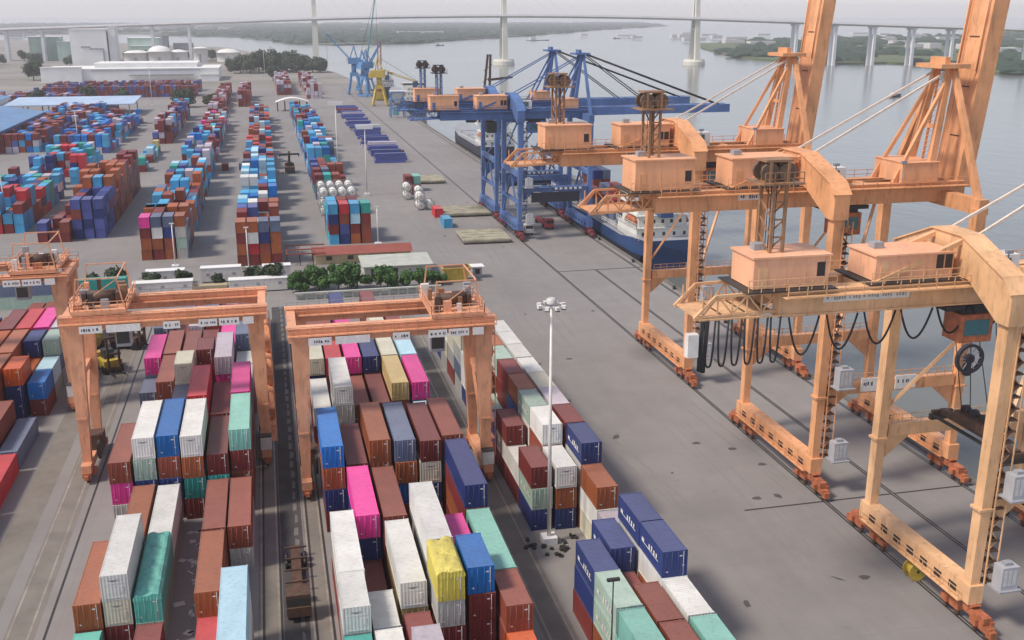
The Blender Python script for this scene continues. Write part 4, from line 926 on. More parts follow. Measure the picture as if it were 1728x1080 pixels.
#@@PART4
# ------------------------------------------------------------------ ship at the berth
def ship(label, x0, beam, ys, yb, deck, col, sup=True):
    T = thing('cargo_ship', label, 'ship', (x0 + beam / 2, ys, 0)); L = yb - ys; hb = beam / 2
    secs = []
    for f in (0, 0.015, 0.05, 0.12, 0.3, 0.6, 0.8, 0.9, 0.96, 1.0):
        w = hb * (0.78 + 0.22 * min(1, f / 0.06)) if f < 0.6 else hb * max(0.02, (1 - ((f - 0.6) / 0.4) ** 2.2))
        zk = -4.6; zd = deck + (2.4 * max(0, f - 0.75) / 0.25) + (0.9 if f < 0.12 else 0)
        fw = 0.55 if f < 0.03 else 0.9
        secs.append([(-w, L * f, zd), (-w, L * f, 0.6), (-w * fw, L * f + (1.5 if f < 0.03 else 0), zk), (w * fw, L * f + (1.5 if f < 0.03 else 0), zk), (w, L * f, 0.6), (w, L * f, zd)])
    mb = MB()
    for a, b in zip(secs[:-1], secs[1:]):
        for i in range(5): mb.face([a[i], a[i + 1], b[i + 1], b[i]], 0 if i in (0, 4) else 1)
        mb.face([a[5], a[0], b[0], b[5]], 2)
    mb.face(secs[0][::-1], 0)
    mb.build('hull', [col, 'hull_dark', 'grey_steel'], T)
    rb = MB()
    for s in (-1, 1): rail_run(rb, (s * (hb - 0.25), 1, deck + 0.9), (s * (hb - 0.2), L * 0.6, deck + 0.5), n=26, r=0.05)
    rb.build('handrail', 'ship_white', T)
    if sup:
        mb = MB(); mb.box(-hb + 0.8, hb - 0.8, 4, 18, deck + 0.3, deck + 3.2); mb.box(-hb + 1.6, hb - 1.6, 5, 17, deck + 3.2, deck + 6); mb.box(-hb + 2.2, hb - 2.2, 7, 16.5, deck + 6, deck + 8.8)
        mb.box(-hb + 0.2, hb - 0.2, 10, 16, deck + 8.8, deck + 11.4); mb.box(-hb + 0.5, hb - 0.5, 3.4, 18.4, deck + 3.2, deck + 3.32); mb.box(-hb + 1.0, hb - 1.0, 4.4, 17.4, deck + 6, deck + 6.12)
        sp = mb.build('superstructure', 'ship_white', T)
        for lv, (x1, z) in enumerate(((hb - 1.6, 1.3), (hb - 2.4, 4.2), (hb - 3, 7.0))):
            for k in range(5):
                w = MB(); xx = -x1 + 0.5 + k * (2 * x1 - 1.6) / 4; yy = (4, 5, 7)[lv]; w.box(xx, xx + 0.7, yy - 0.04, yy - 0.005, deck + z, deck + z + 0.9); w.build('porthole', 'dark', sp)
        w = MB(); w.box(-hb + 0.6, hb - 0.6, 9.95, 9.99, deck + 9.9, deck + 10.9); w.box(-hb + 0.15, -hb + 0.19, 10.5, 15.5, deck + 9.9, deck + 10.9); w.build('bridge_window', 'dark', sp)
        rb = MB(); rail_run(rb, (-hb + 0.5, 3.4, deck + 3.3), (hb - 0.5, 3.4, deck + 3.3), n=14, r=0.05); rail_run(rb, (-hb + 0.5, 3.4, deck + 3.3), (-hb + 0.5, 18.4, deck + 3.3), n=10, r=0.05); rail_run(rb, (-hb + 1, 4.4, deck + 6.1), (hb - 1, 4.4, deck + 6.1), n=12, r=0.05); rb.build('handrail', 'ship_white', sp)
        mb = MB(); mb.prism([(2, deck + 6), (6, deck + 6), (5.4, deck + 12.5), (2.8, deck + 12.5)], 'x', -1.6, 1.6); mb.build('funnel', 'hull_blue', T)
        mb = MB(); mb.tube([(0, 13, deck + 11.4), (0, 13, deck + 18)], 0.22, 6); mb.beam((-2, 13, deck + 15.5), (2, 13, deck + 15.5), 0.15, 0.15); mb.build('mast', 'ship_white', T)
        for s in (-1, 1):
            mb = MB(); mb.tube([(s * (hb - 1.2), 6, deck + 4.2), (s * (hb - 1.2), 7.2, deck + 4.9), (s * (hb - 1.2), 11.2, deck + 4.9), (s * (hb - 1.2), 12.2, deck + 4.2)], 0.75, 8); mb.build('lifeboat', 'bogie', T)
    for k in range(4):
        mb = MB(); y0 = 24 + k * 17.5
        if y0 + 15 > L * 0.85: break
        mb.box(-hb + 2.2, hb - 2.2, y0, y0 + 15.5, deck, deck + 1.5); mb.build('hatch_cover', 'grey_steel', T)
    return T
ship('blue hulled cargo ship with white superstructure berthed behind the orange quay cranes', 84.8, 15.5, 228.5, 342, 3.4, 'hull_blue')
s2 = ship('dark cargo ship with twin brown mast berthed beyond the blue quay cranes', 84.8, 15.0, 415, 505, 4.0, 'hull_dark')
mb = MB()
for s in (-1, 1): mb.beam((s * 2.0 + 2.5, 44, 5), (s * 0.6 + 5.0, 44, 40), 0.9, 0.9)
for k in range(6): mb.beam((2.5 - 2.0 + 0.4 * k, 44, 8 + 5 * k), (4.5 + 0.35 * k, 44, 10.5 + 5 * k), 0.3, 0.3)
mb.beam((4.5, 44, 29), (16, 46, 30), 0.7, 1.0); mb.build('derrick_mast', 'rusty', s2)
ship('dark hulled ship with white superstructure moored at the far quay behind the yellow crane', 84.8, 15, 655, 780, 4.5, 'hull_dark')
ship('small dark ship moored between the far quay cranes', 84.8, 12, 800, 880, 4.0, 'hull_dark')
# cargo lashed on the deck of the blue ship is too small to tell apart: one dark deck load
mb = MB(); r = random.Random(4)
for k in range(3):
    for i in range(4):
        for t in range(r.choice([1, 2, 2, 3])):
            c = PC[r.choice('DDBNSHIW')]; y0 = 253.5 + 17.5 * k; mb.box(86.8 + i * 2.75, 89.2 + i * 2.75, y0, y0 + 12.1, 4.95 + 2.6 * t, 7.53 + 2.6 * t, 0, c)
struct(mb.build('deck_cargo', 'cont_far'), 'stuff')

# ------------------------------------------------------------------ cranes at the far end of the quay
def jib_crane(label, x, y, body, jib, az, el, Lj, tower=14):
    T = thing('jib_crane', label, 'harbour crane', (x, y, 0), radians(az))
    mb = MB()
    for sx in (-1, 1):
        for sy in (-1, 1): mb.beam((sx * 4.5, sy * 4.5, 1), (sx * 2.2, sy * 2.2, tower * 0.62), 1.2, 1.2)
        mb.box(sx * 4.5 - 0.6, sx * 4.5 + 0.6, -6, 6, 0.3, 1.5)
    mb.box(-3, 3, -3, 3, tower * 0.6, tower * 0.72); mb.tube([(0, 0, tower * 0.72), (0, 0, tower)], 1.8, 10); mb.build('portal', body, T)
    mb = MB(); mb.box(-5.5, 4, -2.6, 2.6, tower, tower + 4.5); mb.box(-6.8, -4.2, -2.8, 2.8, tower - 0.4, tower + 2.8); mb.build('slewing_house', body, T)
    mb = MB(); mb.box(3.4, 5.4, -2.6, -0.8, tower + 1.5, tower + 4.0); mb.build('operator_cab', 'white_panel', T)
    mb = MB()
    for s in (-1, 1): mb.beam((-2.5, s * 1.5, tower + 4.4), (-0.5, s * 0.5, tower + 13), 0.6, 0.6); mb.beam((2.5, s * 1.6, tower + 4.4), (-0.5, s * 0.5, tower + 13), 0.5, 0.5)
    mb.build('gantry_frame', body, T)
    e = radians(el); tip = Vector((3.2 + Lj * cos(e), 0, tower + 3.5 + Lj * sin(e))); b0 = Vector((3.2, 0, tower + 3.5)); mb = MB()
    for s in (-1, 1):
        for v in (0, 1.3): mb.beam(b0 + Vector((0, s * 1.1, v)), tip + Vector((0, s * 0.4, v * 0.4)), 0.38, 0.38)
    for k in range(12):
        p = b0.lerp(tip, k / 12); q = b0.lerp(tip, (k + 1) / 12); mb.beam(p + Vector((0, -1, 0)), q + Vector((0, 1, 0)), 0.22, 0.22); mb.beam(p + Vector((0, 1, 1)), q + Vector((0, -1, 1)), 0.22, 0.22)
    mb.build('jib', jib, T)
    mb = MB(); mb.tube([(-0.5, 0, tower + 13), tuple(tip)], 0.12, 5); mb.tube([tuple(tip), (tip.x, 0, tower + 3)], 0.1, 5); mb.build('hoist_rope', 'dark', T)
    return T
jib_crane('light blue jib crane, leftmost on the far quay, arm up to the left', 66, 800, 'ltblue_steel', 'ltblue_steel', 172, 48, 24, 22)
jib_crane('light blue portal crane on the far quay with short arm', 73, 772, 'ltblue_steel', 'ltblue_steel', 30, 55, 18, 20)
jib_crane('harbour crane with tall steep teal arm on the far quay', 76, 835, 'ltblue_steel', 'teal_steel', 10, 80, 52, 18)
jib_crane('yellow mobile harbour crane on the far quay, arm sloping down to right', 73, 690, 'yellow', 'yellow', -8, -18, 26, 18)
mb = MB(); T = thing('loading_hopper', 'blue and white loading hopper on legs on the quay before the yellow crane', 'hopper', (74, 606, 0)); mb = MB()
for sx in (-1, 1):
    for sy in (-1, 1): mb.beam((sx * 4, sy * 4, 0.2), (sx * 3.4, sy * 3.4, 14), 0.7, 0.7)
for z in (5, 10, 14): mb.box(-4, 4, -4.2, -3.6, z, z + 0.6); mb.box(-4, 4, 3.6, 4.2, z, z + 0.6); mb.box(-4.2, -3.6, -4, 4, z, z + 0.6); mb.box(3.6, 4.2, -4, 4, z, z + 0.6)
mb.build('frame', 'ltblue_steel', T); mb = MB(); mb.hexa([(-1, -1, 8), (1, -1, 8), (1, 1, 8), (-1, 1, 8), (-4, -4, 15), (4, -4, 15), (4, 4, 15), (-4, 4, 15)]); mb.build('bin', 'white_panel', T); mb = MB(); mb.box(-3.2, 0.5, -4.6, -3.9, 1.5, 6); mb.build('cabin', 'teal_steel', T)
T = thing('mast_crane', 'slim yellow lattice crane mast standing beside the yellow harbour crane', 'harbour crane', (78, 735, 0))
mb.box(-3.5, 3.5, -3.5, 3.5, 0.4, 4.5); mb.build('carrier', 'yellow', T); mb = MB()
for sx in (-1, 1):
    for sy in (-1, 1): mb.beam((sx * 1.3, sy * 1.3, 4.5), (sx * 0.9 + 0.5, sy * 0.9, 40), 0.4, 0.4)
for k in range(12): mb.beam((-1.2, -1.2, 5 + 2.9 * k), (1.2, -1.2, 7.8 + 2.9 * k), 0.25, 0.25)
mb.build('mast', 'bogie', T)

# ------------------------------------------------------------------ cable-stayed bridge and its approaches
T = thing('river_bridge', 'pale cable stayed bridge with three tall towers crossing the river', 'bridge', (304, 1343, 0))
def dk(x): return -0.28 * x          # local y along the bridge line, x measured from the middle tower
def dz(x): return 57.5 - 6.5e-5 * x * x if abs(x) < 260 else 53.1 - 0.034 * (abs(x) - 260)
xs = [-1100 + 47 * i for i in range(48)]
mb = MB()
for a, b in zip(xs[:-1], xs[1:]):
    za, zb_ = dz(a), dz(b); w = 11; P = []
    for (x, z) in ((a, za), (b, zb_)):
        y = dk(x); P.append([(x, y - w, z), (x, y - w, z - 1.0), (x, y - w * 0.5, z - 3.0), (x, y + w * 0.5, z - 3.0), (x, y + w, z - 1.0), (x, y + w, z)])
    for i in range(6): mb.face([P[0][i], P[0][(i + 1) % 6], P[1][(i + 1) % 6], P[1][i]])
    mb.beam((a, dk(a) - w + 0.3, za + 0.6), (b, dk(b) - w + 0.3, zb_ + 0.6), 0.5, 1.1); mb.beam((a, dk(a) + w - 0.3, za + 0.6), (b, dk(b) + w - 0.3, zb_ + 0.6), 0.5, 1.1)
mb.build('deck', 'deck_conc', T)
for x in xs:
    if -372 < x < 330: continue
    z = dz(x) - 3.0; y = dk(x); mb = MB()
    if z < 6: continue
    for s in (-1, 1): mb.hexa([(x - 1.9, y + s * 5 - 1.7, -4), (x + 1.9, y + s * 5 - 1.7, -4), (x + 1.9, y + s * 5 + 1.7, -4), (x - 1.9, y + s * 5 + 1.7, -4), (x - 1.6, y + s * 5 - 1.5, z - 2), (x + 1.6, y + s * 5 - 1.5, z - 2), (x + 1.6, y + s * 5 + 1.5, z - 2), (x - 1.6, y + s * 5 + 1.5, z - 2)])
    mb.box(x - 2.1, x + 2.1, y - 9, y + 9, z - 2, z); mb.build('pier', 'deck_conc', T)
for x in (-236, 0, 236):
    y = dk(x); mb = MB(); mb.lathe([(14, -6), (14, 0.5), (12.5, 3.0), (12.5, 3.2)], x, y, 20, 0, False)
    for s in (-1, 1): mb.beam((x, y + s * 9.5, 3), (x, y + s * 3.4, 70), 7.0, 5.0, 5.4, 3.6, up=(0, 1, 0)); mb.beam((x, y + s * 3.4, 70), (x, y + s * 2.2, 150), 5.4, 3.6, 4.4, 3.0, up=(0, 1, 0))
    mb.box(x - 2.4, x + 2.4, y - 8, y + 8, 38, 42); mb.box(x - 2, x + 2, y - 3, y + 3, 96, 100)
    mb.build('tower', 'tower_conc', T)
    for s in (-1, 1):
        for k in range(5):
            mb = MB(); u = x + s * (22 + 19 * k); mb.tube([(x, y, 88 + 11 * k), (u, dk(u), dz(u))], 0.06, 4); mb.build('stay_cable', 'galv', T)

# ------------------------------------------------------------------ sheds, tanks, houses on the left bank
def building(name, label, boxes, wall, roof=None, cat='building', extra=None):
    x0, x1, y0, y1, z1 = boxes[0]; T = thing(name, label, cat, ((x0 + x1) / 2, (y0 + y1) / 2, 0)); cx, cy = T.location.x, T.location.y
    for (a, b, c, d, z) in boxes:
        mb = MB(); mb.box(a - cx, b - cx, c - cy, d - cy, -0.5, z); mb.build('wall', wall, T)
        mb = MB(); mb.box(a - cx - 0.5, b - cx + 0.5, c - cy - 0.5, d - cy + 0.5, z, z + 0.5); mb.build('roof', roof or wall, T)
    if extra:
        for nm, mat, f in extra:
            mb = MB(); f(mb, cx, cy); mb.build(nm, mat, T)
    return T
building('warehouse', 'long white warehouse with stepped flat roof on the left bank', [(-192, -40, 1010, 1075, 10.5), (-150, -60, 1030, 1075, 14.5), (-192, -158, 1006, 1010, 12.5)], 'wh_white', None, 'warehouse',
         [('loading_canopy', 'grey_roof', lambda m, cx, cy: m.box(-118 - cx, -62 - cx, 1004 - cy, 1009.4 - cy, 5.0, 5.6)), ('wall_band', 'grey_steel', lambda m, cx, cy: m.box(-150 - cx, -56 - cx, 1009.6 - cy, 1009.95 - cy, 8.9, 9.6))])
building('silo_building', 'tall white windowless block behind the warehouse', [(-211, -172, 1290, 1330, 42), (-170.5, -163, 1295, 1325, 44)], 'wh_white', None, 'building',
         [('pipe', 'grey_steel', lambda m, cx, cy: (m.box(-200 - cx, -190 - cx, 1289.2 - cy, 1289.9 - cy, 22, 23.6), m.box(-191 - cx, -176 - cx, 1289.2 - cy, 1289.9 - cy, 20, 21.4), m.box(-177 - cx, -175.4 - cx, 1289.2 - cy, 1289.9 - cy, 2, 20)))])
def tank(label, x, y, r_, h, dome, mat='wh_white'):
    T = thing('storage_tank', label, 'storage tank', (x, y, 0), 0, 'white storage tanks')
    mb = MB(); mb.lathe([(r_, -0.3), (r_, h), (r_ + 0.3, h), (r_ + 0.3, h + 0.3)], 0, 0, 28, 0); mb.build('shell', mat, T)
    mb = MB(); mb.lathe([(r_, h + 0.3), (r_ * 0.85, h + dome * 0.45), (r_ * 0.55, h + dome * 0.8), (r_ * 0.1, h + dome)], 0, 0, 28, 0); mb.build('dome', mat, T)
    mb = MB()
    for k in range(int(h)): mb.box(-0.6 + 0.03 * k - 1.2, 0.6 + 0.03 * k, -r_ - 0.8, -r_ - 0.05, 0.6 * k + 0.4, 0.6 * k + 0.55)
    mb.build('stair', 'grey_steel', T)
for a in (('low white storage tank at the left end of the tank group', -150, 1375, 15, 13.5, 3), ('domed white storage tank standing highest in the middle of the group', -122, 1368, 14, 15, 7), ('white storage tank right of the domed tank', -101, 1376, 11, 14, 3),
          ('white storage tank between the group and the rounded one', -77, 1420, 9, 17, 2), ('wide rounded white storage tank nearest the dark trees', -43, 1440, 15, 11, 5)): tank(*a)
building('green_building', 'pale green factory block left of the tall white building', [(-262, -216, 1500, 1540, 24), (-300, -262, 1520, 1550, 30)], 'green_wall', 'wh_white')
building('green_building', 'pale green ribbed hall between the white block and the tanks', [(-190, -146, 1640, 1690, 26), (-186, -150, 1630, 1640, 15)], 'green_wall', 'wh_white')
building('grey_building', 'dark grey block standing behind the white tanks', [(-178, -158, 1930, 1960, 24)], 'grey_roof', 'grey_roof')
building('grey_building', 'lower dark grey block right of the taller one', [(-150, -118, 1940, 1975, 11)], 'grey_roof', 'grey_roof')
building('factory_hall', 'long low white hall on the left horizon', [(-1750, -1420, 3700, 3760, 18)], 'wh_white')
r = random.Random(21)
for k in range(26):
    x = r.uniform(-820, -240); y = r.uniform(1080, 2050)
    if x > -430 and y < 1700 and x > -300: continue
    w, d, h = r.uniform(18, 60), r.uniform(12, 30), r.uniform(5, 13)
    building('works_building', f"{r.choice(['grey', 'white', 'pale', 'dusty'])} works building among the left bank factories", [(x, x + w, y, y + d, h)], r.choice(['wh_white', 'pale_roof', 'deck_conc', 'grey_roof']), r.choice(['grey_roof', 'pale_roof', 'wh_white']), 'building')['group'] = 'factories on the left bank'
# blue shed: gable roof over open sides
T = thing('blue_shed', 'large open shed with sloping bright blue roof at left edge', 'shed', (-131, 558, 0))
mb = MB(); mb.prism([(20, 8.6), (20, 9.0), (0, 12.2), (-20, 9.0), (-20, 8.6), (0, 11.8)], 'y', -84, 24); mb.build('roof', 'blue_roof', T)
for yy in range(-82, 24, 16):
    for x in (-19, 19): mb = MB(); mb.box(x - 0.3, x + 0.3, yy - 0.3, yy + 0.3, -0.2, 8.8); mb.build('column', 'grey_steel', T)
mb = MB(); mb.box(19.6, 20.2, -84, 24, 7.6, 8.6); mb.build('gutter', 'hull_blue', T)
T = thing('blue_shed', 'second blue roof with dark ridge behind the large blue shed', 'shed', (-170, 640, 0))
mb = MB(); mb.prism([(22, 9.6), (22, 10.0), (0, 14.5), (-22, 10.0), (-22, 9.6), (0, 14.1)], 'y', -40, 40); mb.build('roof', 'blue_roof', T); mb = MB(); mb.box(-21, 21, -38, 38, -0.2, 9.6); mb.build('wall', 'wh_white', T)
building('site_office', 'small white office block under the blue shed eave', [(-132, -118, 452, 464, 6.5)], 'wh_white', None, 'building', [('window', 'dark', lambda m, cx, cy: m.box(-127 - cx, -125 - cx, 451.9 - cy, 451.97 - cy, 2.4, 4.2))])
T = thing('canopy', 'long pale blue flat canopy roof behind the blue shed', 'canopy', (-108, 672, 0))
mb = MB(); mb.prism([(-24, 6.6), (20, 8.2), (20, 8.8), (-24, 7.2)], 'x', -38, 33); mb.build('roof', 'pale_blue', T)
for x in range(-36, 33, 11):
    for y in (-22, 18): mb = MB(); mb.box(x - 0.3, x + 0.3, y - 0.3, y + 0.3, -0.2, 6.8 if y < 0 else 8.1); mb.build('column', 'grey_steel', T)
T = thing('canopy', 'small arched white canopy on columns amid the yard rows', 'canopy', (16, 664, 0))
mb = MB(); n = 10
arc = [(-10 + 20 * i / n, 5.6 + 2.4 * sin(pi * i / n)) for i in range(n + 1)]
mb.prism(arc + [(x, z - 0.35) for x, z in reversed(arc)], 'y', -4, 6); mb.build('roof', 'wh_white', T)
for x in (-9, -4.5, 0, 4.5, 9):
    for y in (-3, 5): mb = MB(); mb.box(x - 0.3, x + 0.3, y - 0.3, y + 0.3, 0, 5.6); mb.build('column', 'dark', T)
building('gate_house', 'small pale pink flat house near the far dark trees', [(-56, -40, 1000, 1012, 5)], 'wh_white', 'pale_roof')
# beside the hedge
T = thing('red_roof_house', 'long low house with red sheet roof behind the hedge', 'house', (19.5, 243.5, 0))
mb = MB(); mb.box(-10.5, 12, -3, 3, 0, 2.3); mb.build('wall', 'tan_wall', T); mb = MB(); mb.prism([(-3.5, 2.3), (0.2, 3.6), (3.5, 2.3)], 'x', -11, 12.5); mb.build('roof', 'red_roof', T)
for k in range(4): mb = MB(); mb.box(-8 + 5 * k, -6.6 + 5 * k, -3.04, -3.0, 0.9, 1.9); mb.build('window', 'dark', T)
T = thing('frame_shelter', 'rusty steel roof frame standing left of the red roof', 'shelter', (5.5, 243, 0)); mb = MB()
for x in (-3, 0, 3):
    for y in (-2.5, 2.5): mb = MB(); mb.beam((x, y, 0), (x, y, 2.8), 0.22, 0.22); mb.build('post', 'rusty', T)
mb = MB()
for x in (-3, 0, 3): mb.beam((x, -2.8, 2.8), (x, 2.8, 3.8), 0.2, 0.2)
for y in (-2.6, 0, 2.6): mb.beam((-3.2, y, 3.3 + 0.18 * y), (6.0, y, 3.3 + 0.18 * y), 0.2, 0.3)
mb.build('rafter', 'red_roof', T)
T = thing('pale_shed', 'low shed with pale flat roof behind the smaller hedge', 'shed', (26.5, 229.5, 0)); mb = MB(); mb.box(-7.5, 7.5, -4.5, 4.5, 0, 2.4); mb.build('wall', 'pale_roof', T); mb = MB(); mb.hexa([(-8, -5, 2.4), (8, -5, 2.4), (8, 5, 2.9), (-8, 5, 2.9), (-8, -5, 2.6), (8, -5, 2.6), (8, 5, 3.1), (-8, 5, 3.1)]); mb.build('roof', 'pale_roof', T)
mb = MB(); mb.box(-6, -5.2, -4.55, -4.5, 0, 2); mb.box(-2, 0, -4.55, -4.5, 0.9, 1.9); mb.build('opening', 'dark', T)
def cabin(label, x0, y, w=12, h=2.75):
    T = thing('site_cabin', label, 'site cabin', (x0 + w / 2, y, 0), 0, 'white site cabins along the hedge'); mb = MB(); mb.box(-w / 2, w / 2, 0, 2.5, 0.25, h); mb.build('wall', 'white_panel', T)
    mb = MB(); mb.box(-w / 2 - 0.1, w / 2 + 0.1, -0.1, 2.6, h, h + 0.12); mb.build('roof', 'wh_white', T)
    for k in range(3): mb = MB(); xx = -w / 2 + 1.5 + k * (w - 3) / 2; mb.box(xx - 0.35, xx + 0.35, -0.03, -0.004, 1.5, 2.1); mb.build('window', 'grey_steel', T)
    mb = MB(); mb.box(-w / 2 + 0.2, w / 2 - 0.2, 0.3, 2.2, 0.0, 0.25); mb.build('skid', 'dark', T)
cabin('long white cabin left of the tan trailer, front row', -29.4, 219.5); cabin('long white cabin right of the tan trailer, front row', -10.0, 218.0)
cabin('white cabin behind the left front cabin and a palm', -27.6, 228.0, 8, 3.2); cabin('white cabin behind the tan trailer, near the lamp post', -16.2, 228.5, 8.5, 3.2); cabin('short white cabin half hidden by the hedge', -3.0, 227.5, 6, 3.2)
T = thing('flatbed_trailer', 'tan flatbed trailer parked between two white cabins', 'trailer', (-13.9, 220.5, 0)); mb = MB(); mb.box(-3.6, 3.4, -1.2, 1.2, 1.0, 1.5); mb.box(-3.6, -3.3, -1.2, 1.2, 1.5, 2.3); mb.build('bed', 'tan_wall', T)
for x in (-2.6, -1.4, 2.2):
    for y in (-1.05, 1.05): mb = MB(); mb.tube([(x, y - 0.14, 0.5), (x, y + 0.14, 0.5)], 0.5, 12); mb.build('wheel', 'rubber', T)
T = thing('low_wall', 'pale low wall with dark openings in front of the hedge', 'wall', (18.5, 209.5, 0)); mb = MB()
for k in range(16): mb.box(-15 + 1.9 * k, -14.6 + 1.9 * k, -0.2, 0.2, 0, 1.2)
mb.box(-15.2, 15.2, -0.35, 0.35, 1.2, 1.5); mb.box(-15, 15, 0.1, 0.18, 0.1, 0.9); mb.build('rail_wall', 'pale_roof', T)
T = thing('waste_skip', 'yellow tapered waste skip right of the hedge', 'skip', (38.4, 218, 0)); mb = MB()
mb.hexa([(-2.2, -1.4, 0.3), (2.2, -1.4, 0.3), (2.2, 1.4, 0.3), (-2.2, 1.4, 0.3), (-3.1, -1.7, 3.1), (3.1, -1.7, 3.1), (3.1, 1.7, 3.1), (-3.1, 1.7, 3.1)]); mb.build('bin', 'yellow', T); mb = MB(); mb.box(-3.25, 3.25, -1.85, 1.85, 3.1, 3.3); mb.build('rim', 'yellow', T)
mb = MB(); mb.box(-2.9, 2.9, -1.5, 1.5, 3.26, 3.34); mb.build('load', 'rusty', T)
T = thing('kiosk', 'small lilac kiosk with a canopy right of the yellow skip', 'kiosk', (43.6, 220.5, 0)); mb = MB(); mb.box(-1, 1, -1, 1, 0, 2.5); mb.build('wall', 'grey_steel', T); mb = MB(); mb.box(-1.5, 1.5, -1.6, 1.4, 2.5, 2.7); mb.build('roof', 'wh_white', T); mb = MB(); mb.box(-0.5, 0.5, -1.05, -1.0, 0.9, 2.0); mb.build('window', 'dark', T)

# ------------------------------------------------------------------ trees and hedges
def crown_mesh(seed, R, H, n, s, z0=0.0):
    r = random.Random(seed); mb = MB(); cl = []
    for k in range(9 + int(R)):
        q = r.uniform(0, 2 * pi); d = R * 0.72 * sqrt(r.random()); cl.append((d * cos(q), d * sin(q), z0 + H * r.uniform(0.25, 0.82), R * r.uniform(0.28, 0.5)))
    for i in range(n):
        cx, cy, cz, cr = r.choice(cl); u = Vector((r.gauss(0, 1), r.gauss(0, 1), r.gauss(0, 0.85))).normalized() * cr * r.uniform(0.55, 1.08)
        p = Vector((cx, cy, cz)) + u
        if p.z < z0: p.z = z0 + r.random() * 0.5
        nrm = (u.normalized() + Vector((r.uniform(-.6, .6), r.uniform(-.6, .6), r.uniform(-.2, .8)))).normalized()
        a = nrm.orthogonal().normalized(); b = nrm.cross(a); w = s * r.uniform(0.6, 1.3); t = r.uniform(0, pi); a, b = a * cos(t) + b * sin(t), b * cos(t) - a * sin(t)
        mb.face([p - a * w, p + b * w * 0.6, p + a * w, p - b * w * 0.6])
    return mb
TM = {}
def tree_meshes(kind):
    if kind in TM: return TM[kind]
    R, H, n, s, mat, th = {'bush': (3.4, 5.6, 2600, 0.42, 'leaf', 0.6), 'shrub': (2.4, 3.4, 1500, 0.34, 'leaf', 0.4), 'big': (7.5, 10, 2200, 0.9, 'leaf_dark', 2.0), 'olive': (4.5, 6, 1300, 0.7, 'leaf_olive', 1.0), 'small': (2.4, 3.6, 800, 0.4, 'leaf_dark', 1.0)}[kind]
    out = []
    for v in range(3):
        c = crown_mesh(hash(kind) % 1000 * 0 + len(kind) * 10 + v, R, H, n, s, th).mesh('crown', mat); t = MB()
        t.tube([(0, 0, -0.3), (0.1 * v, 0.1, th + H * 0.25), (0.3, -0.1 * v, th + H * 0.55)], 0.06 * R, 7, 0, True, 0.02 * R)
        for k in range(4): q = k * 1.7 + v; t.tube([(0.1 * v, 0.1, th + H * (0.1 + 0.08 * k)), (R * 0.5 * cos(q), R * 0.5 * sin(q), th + H * (0.4 + 0.07 * k))], 0.025 * R, 5, 0, True, 0.008 * R)
        out.append((c, t.mesh('trunk', 'bark')))
    TM[kind] = out; return out
_tc = [0]
def tree(kind, name, label, x, y, sc=1.0, group=None, z=0.0):
    c, t = tree_meshes(kind)[_tc[0] % 3]; _tc[0] += 1
    T = thing(name, label, 'tree' if 'tree' in name else 'bush', (x, y, z), _tc[0] * 2.4, group); T.scale = (sc, sc, sc * (0.9 + 0.07 * (_tc[0] % 4)))
    for nm, me in (('crown', c), ('trunk', t)):
        o = bpy.data.objects.new(nm, me); COL.objects.link(o); o.parent = T
GH = 'dense green bushes of the hedge by the low wall'
for x, y, s, l in ((4.6, 215.5, 0.78, 'green bush at the left end of the larger hedge'), (8.6, 217.2, 0.9, 'tall green bush second from left in the larger hedge'), (12.6, 215.3, 0.92, 'tall green bush in the middle of the larger hedge'), (16.6, 216.2, 1.0, 'rounded tall bush at right end of the larger hedge')): tree('bush', 'hedge_bush', l, x, y, s, GH)
for x, y, s, l in ((22.8, 214.8, 1.2, 'green bush at the left end of the smaller hedge'), (26.6, 214.2, 0.95, 'green bush in the middle of the smaller hedge'), (30.6, 214.6, 0.95, 'green bush second from right in the smaller hedge'), (34.2, 215.6, 0.8, 'small bush at the right end of smaller hedge')): tree('shrub', 'hedge_bush', l, x, y, s, GH)
for x, y, s, l in ((-33, 223, 1.25, 'dark palm like tree left of all the white cabins'), (-26, 224.5, 0.85, 'dark small tree behind the left cabin'), (-19.5, 224.8, 0.8, 'dark small tree between the back cabins'), 
                   (-12.0, 223.8, 0.75, 'small dark tree behind the tan trailer'), (-4.6, 223.5, 1.05, 'bushy dark tree right behind the right cabin'), (-0.6, 222, 1.1, 'bushy dark tree between right cabin and hedge'), (-36.5, 222, 1.0, 'dark small tree behind the left gantry trolley')): tree('small', 'small_tree', l, x, y, s, 'small dark trees by the cabins')
tree('big', 'shade_tree', 'broad dark shade tree at the end of the pale blue canopy', -51, 706, 1.05); tree('olive', 'olive_bush', 'olive bush beside the far end of the yard rows', -35, 712, 1.1)
tree('big', 'shade_tree', 'dark round tree left of the white warehouse', -206, 1046, 1.3)
for k, (x, y) in enumerate(((-118, 770), (-96, 775), (-150, 760))): tree('big', 'shade_tree', ['dark round tree behind the middle of the pale canopy', 'dark round tree behind the right half of the pale canopy', 'dark tree behind the left end of the pale canopy'][k], x, y, 0.75)
r = random.Random(8)
for k in range(26):
    x = -34 + 5.2 * k * 0.85 + r.uniform(-2, 2); y = 1150 + r.uniform(-30, 60); tree('big', 'riverside_tree', 'dark tree in the riverside grove right of the tanks', min(x, 58), y, 1.0 + 0.55 * sin(pi * min(1, k / 18)) + r.uniform(-.15, .2), 'dark riverside grove of trees', -0.3)
for k in range(34):
    x = -360 + 9.5 * k + r.uniform(-5, 5); y = 1420 + r.uniform(-120, 160)
    if -220 < x < -30: y = 1480 + r.uniform(0, 60)
    tree('big', 'riverside_tree', 'dark tree among the left bank factories', x, y, r.uniform(0.7, 1.1), 'dark trees among the factories', -0.3)
